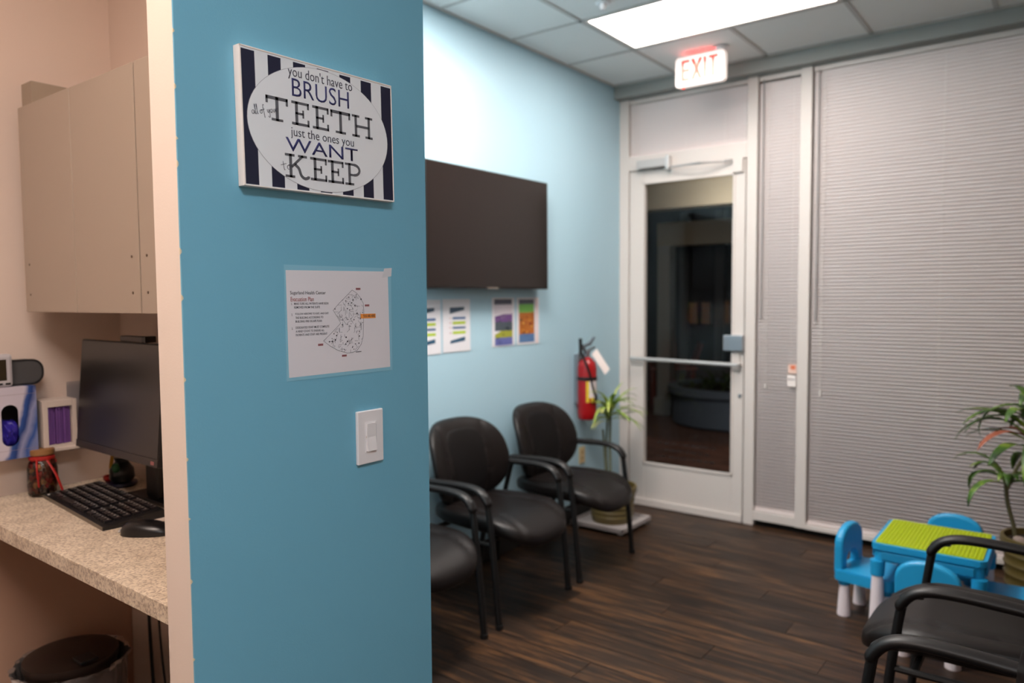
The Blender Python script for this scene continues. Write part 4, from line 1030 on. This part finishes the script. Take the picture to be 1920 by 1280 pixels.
# left plant on a tray
b = BM(); box(b, -.2, .2, -.2, .2, .022, .034, bev=.004); 
for sx in (-1, 1):
    for sy in (-1, 1): box(b, sx*.16-.015, sx*.16+.015, sy*.16-.015, sy*.16+.015, 0, .022, bev=.004)
for a in ((-.2, .2, -.2, -.19), (-.2, .2, .19, .2), (-.2, -.19, -.2, .2), (.19, .2, -.2, .2)): box(b, *a, .034, .05)
o = obj('plant_tray', b, mat('white_tray', (170, 162, 160), rough=.5), None, False, (-2.475, 4.33, 0)); tag(o, 'square white plant tray on feet under the potted plant by the door', 'tray')
t = thing('potted_plant', 'spiky light green potted plant behind the chair by the glass door', 'plant', (-2.475, 4.345, .034))
pot(t, .165, .24, (96, 82, 40))
b = BM(); tube(b, [(-.045, .03, .2), (-.075, .05, .45), (-.068, .06, .72)], .008, 8, sm=5); tube(b, [(-.01, .0, .2), (-.035, .03, .5), (-.03, .03, .70)], .009, 8, sm=5); tube(b, [(-.055, .03, .2), (-.095, .04, .60)], .008, 8, sm=5)
obj('stem', b, mat('grey_green_stem', (92, 96, 74), rough=.7), t, True)
random.seed(21)
for k in range(46):
    c = ((-.066, .06, .70), (-.03, .03, .69))[k % 2]
    az = 2.4*k+random.uniform(-.3, .3); el = random.uniform(.15, 1.4)
    L_ = random.uniform(.2, .33)
    if cos(az) < -.2: L_ *= .55
    leaf((c[0], c[1], c[2]+random.uniform(-.04, .05)), az, el, L_, random.uniform(.016, .026), random.uniform(.9, 2.0), lm1, t)
# right plant
t = thing('potted_plant', 'tall drooping dark green potted plant in the corner by the wide blind', 'plant', (-.11, 4.47, 0))
pot(t, .175, .33, (96, 74, 46))
b = BM(); tube(b, [(-.10, -.06, .29), (-.115, -.06, .38), (-.145, -.06, .50), (-.155, -.06, .60)], .010, 8, sm=5)
tube(b, [(.01, .0, .29), (-.015, -.03, .5), (-.045, -.05, .70), (-.05, -.05, .92)], .011, 8, sm=5); tube(b, [(-.15, -.06, .56), (-.11, -.05, .68), (-.06, -.05, .78)], .008, 8, sm=4)
obj('stem', b, mat('brown_green_stem', (86, 78, 50), rough=.7), t, True)
b = BM(); cushion(b, .03, .03, .02, .02, n=12, m=3, deform=lambda u, v, w_: Vector((-.09+u, -.08+w_, .315+v))); obj('pebble', b, mat('pale_pebble', (160, 140, 130), rough=.3), t, True)
random.seed(33)
for k in range(18):
    az = 2.4*k+random.uniform(-.3, .3); el = random.uniform(.3, 1.3)
    leaf((-.155, -.06, .585+random.uniform(0, .03)), az, el, random.uniform(.15, .24)*(1.3 if cos(az) < -.5 else 1), random.uniform(.026, .042), random.uniform(1.6, 2.6), lm2, t)
for k in range(40):
    az = 2.4*k+random.uniform(-.3, .3); el = random.uniform(.1, 1.2); lv = random.uniform(.74, .98)
    L_ = random.uniform(.26, .38)*(1.12 if cos(az) < -.4 else 1)
    if cos(az) > .3 or sin(az) > .5: L_ *= .62
    leaf((-.05, -.05, lv), az, el, L_, random.uniform(.036, .056), random.uniform(1.3, 2.4), lmr if k % 15 == 7 else lm2, t)

# ================================================================ OUTSIDE, AT NIGHT
ext = mat('brick_paver', (112, 74, 60), rough=.8, rnd=.3)
o = BM(); box(o, -12, 4, 4.99, 14, -.12, -.032); eg = struct(obj('ground', o, mat('exterior_paving', (84, 60, 52), rough=.85, noise=.12, nscale=12, col2=(104, 74, 62))))
b = BM(); box(b, -.097, .097, -.047, .047, -.032, -.02, bev=.003, seg=1); br0 = obj('brick', b, ext, eg); bme = br0.data
cnt = 0; first = True
for r_ in range(24):
    y_ = 5.12+r_*.1
    for c in range(20):
        x = -1.75-c*.2-(.1 if r_ % 2 else 0)
        if not (-.58*y_+.05 < x < -.32*y_-.0): continue
        if first: br0.location = (x, y_, 0); first = False
        elif cnt < 290: inst('brick', bme, eg, (x, y_, random.uniform(-.001, .001)))
        cnt += 1
greyst = mat('exterior_stucco', (120, 122, 122), rough=.85)
beige = mat('exterior_beige_trim', (160, 152, 134), rough=.8)
b = BM(); box(b, -9, 3, 6.5, 6.7, 2.37, 2.75); struct(obj('beam_canopy', b, beige))
b = BM(); box(b, -9, 3, 4.99, 6.5, 2.76, 2.9); struct(obj('roof_canopy', b, greyst))
b = BM(); box(b, -4.45, 2, 9.0, 9.2, 2.2, 2.50); struct(obj('beam_portico', b, beige))
for x in (-4.36,):
    b = BM(); box(b, x-.09, x+.09, 9.0, 9.18, -.03, 2.2, bev=.01); box(b, x-.12, x+.12, 8.97, 9.21, -.03, .2, bev=.01); struct(obj('column_portico', b, mat('exterior_column', (150, 150, 146), rough=.7)))
b = BM(); box(b, -10, 3, 10.6, 10.8, -.03, 4.5); ow = struct(obj('wall_opposite', b, mat('exterior_dark_wall', (58, 60, 64), rough=.85)))
for x in (-4.75, -4.2): 
    b = BM(); box(b, x-.07, x+.07, 10.5, 10.6, -.03, 2.8, bev=.01); obj('pilaster', b, mat('exterior_pilaster', (96, 98, 102), rough=.8), ow)
lit = mat('dim_lit_pane', (70, 50, 40), emit=(150, 110, 80), es=.10)
for x, z in ((-4.62, 1.12), (-4.42, 1.12), (-4.12, 1.14), (-3.95, 1.14)):
    b = BM(); box(b, x-.07, x+.07, 10.56, 10.6, z, z+.34, bev=.004); wn = obj('exterior_window', b, mat('exterior_window_frame', (78, 76, 74)), ow)
    for i in range(2):
        for j in range(4):
            b = BM(); box(b, x-.06+i*.062, x-.004+i*.062, 10.555, 10.56, z+.012+j*.08, z+.08+j*.08); obj('pane', b, lit, wn)
b = BM(); box(b, -8, 2, 10.1, 10.3, -.03, .55, bev=.02); struct(obj('wall_low', b, mat('exterior_low_wall', (104, 100, 100), rough=.8)))
t = thing('round_planter', 'large round grey planter with low plants outside the glass door', 'planter', (-3.36, 8.95, -.02))
b = BM(); lathe(b, [(.001, 0), (.74, 0), (.76, .02), (.76, .36), (.82, .38), (.82, .46), (.70, .46), (.70, .40), (.001, .40)], n=48); obj('planter_wall', b, mat('planter_blue_grey', (104, 116, 132), rough=.7), t, True)
b = BM(); lathe(b, [(.001, .40), (.70, .40), (.70, .41), (.001, .44)], n=30); obj('soil', b, soil, t, True)
random.seed(41)
lmo = mat('planter_leaf', (62, 78, 34), rough=.6, rnd=.3)
for k in range(70):
    a = random.uniform(0, 2*pi); r_ = .6*math.sqrt(random.random())
    leaf((r_*cos(a), r_*sin(a), .42), random.uniform(0, 6.28), random.uniform(.5, 1.4), random.uniform(.15, .34), random.uniform(.03, .06), random.uniform(.6, 1.8), lmo, t, n=5)
# outdoor chair
t = thing('outdoor_chair', 'dark red slatted outdoor chair beyond the round planter', 'chair', (-4.55, 9.62, -.03), radians(-60))
rw = mat('red_painted_wood', (120, 52, 40), rough=.6); rwl = mat('pale_red_wood', (176, 112, 96), rough=.6)  # armrest red is paler than the slats
for k in range(5):
    b = BM(); box(b, -.25+k*.1, -.16+k*.1, -.012, .012, 0, .62, bev=.004, mtx=Matrix.Translation((.0, .22, .33)) @ Matrix.Rotation(radians(-18), 4, 'X')); obj('back_slat', b, rw, t)
for k in range(5):
    b = BM(); box(b, -.25, .25, -.24+k*.095, -.16+k*.095, .33, .35, bev=.004); obj('seat_slat', b, rw, t)
for s in (-1, 1):
    b = BM(); box(b, s*.31-.05, s*.31+.05, -.28, .34, .58, .60, bev=.004); obj('armrest', b, rwl, t)
    for y_ in (-.24, .28):
        b = BM(); box(b, s*.29-.02, s*.29+.02, y_-.03, y_+.03, 0, .58, bev=.004); obj('leg', b, rw, t)
# unseen fill lights added outside: one over the courtyard, one aimed at the beam
def lamp(name, loc, energy, size, col):
    l = bpy.data.lights.new(name, 'AREA'); l.energy = energy; l.size = size; l.color = col
    o = bpy.data.objects.new(name, l); COL.objects.link(o); o.location = loc; return o
lamp('courtyard_fill', (-4.6, 7.4, 2.7), 3.5, .3, (1, .82, .66))
l = lamp('beam_fill', (-2.4, 5.9, 2.3), 9, .3, (1, .86, .74)); l.rotation_euler = (radians(75), 0, 0)
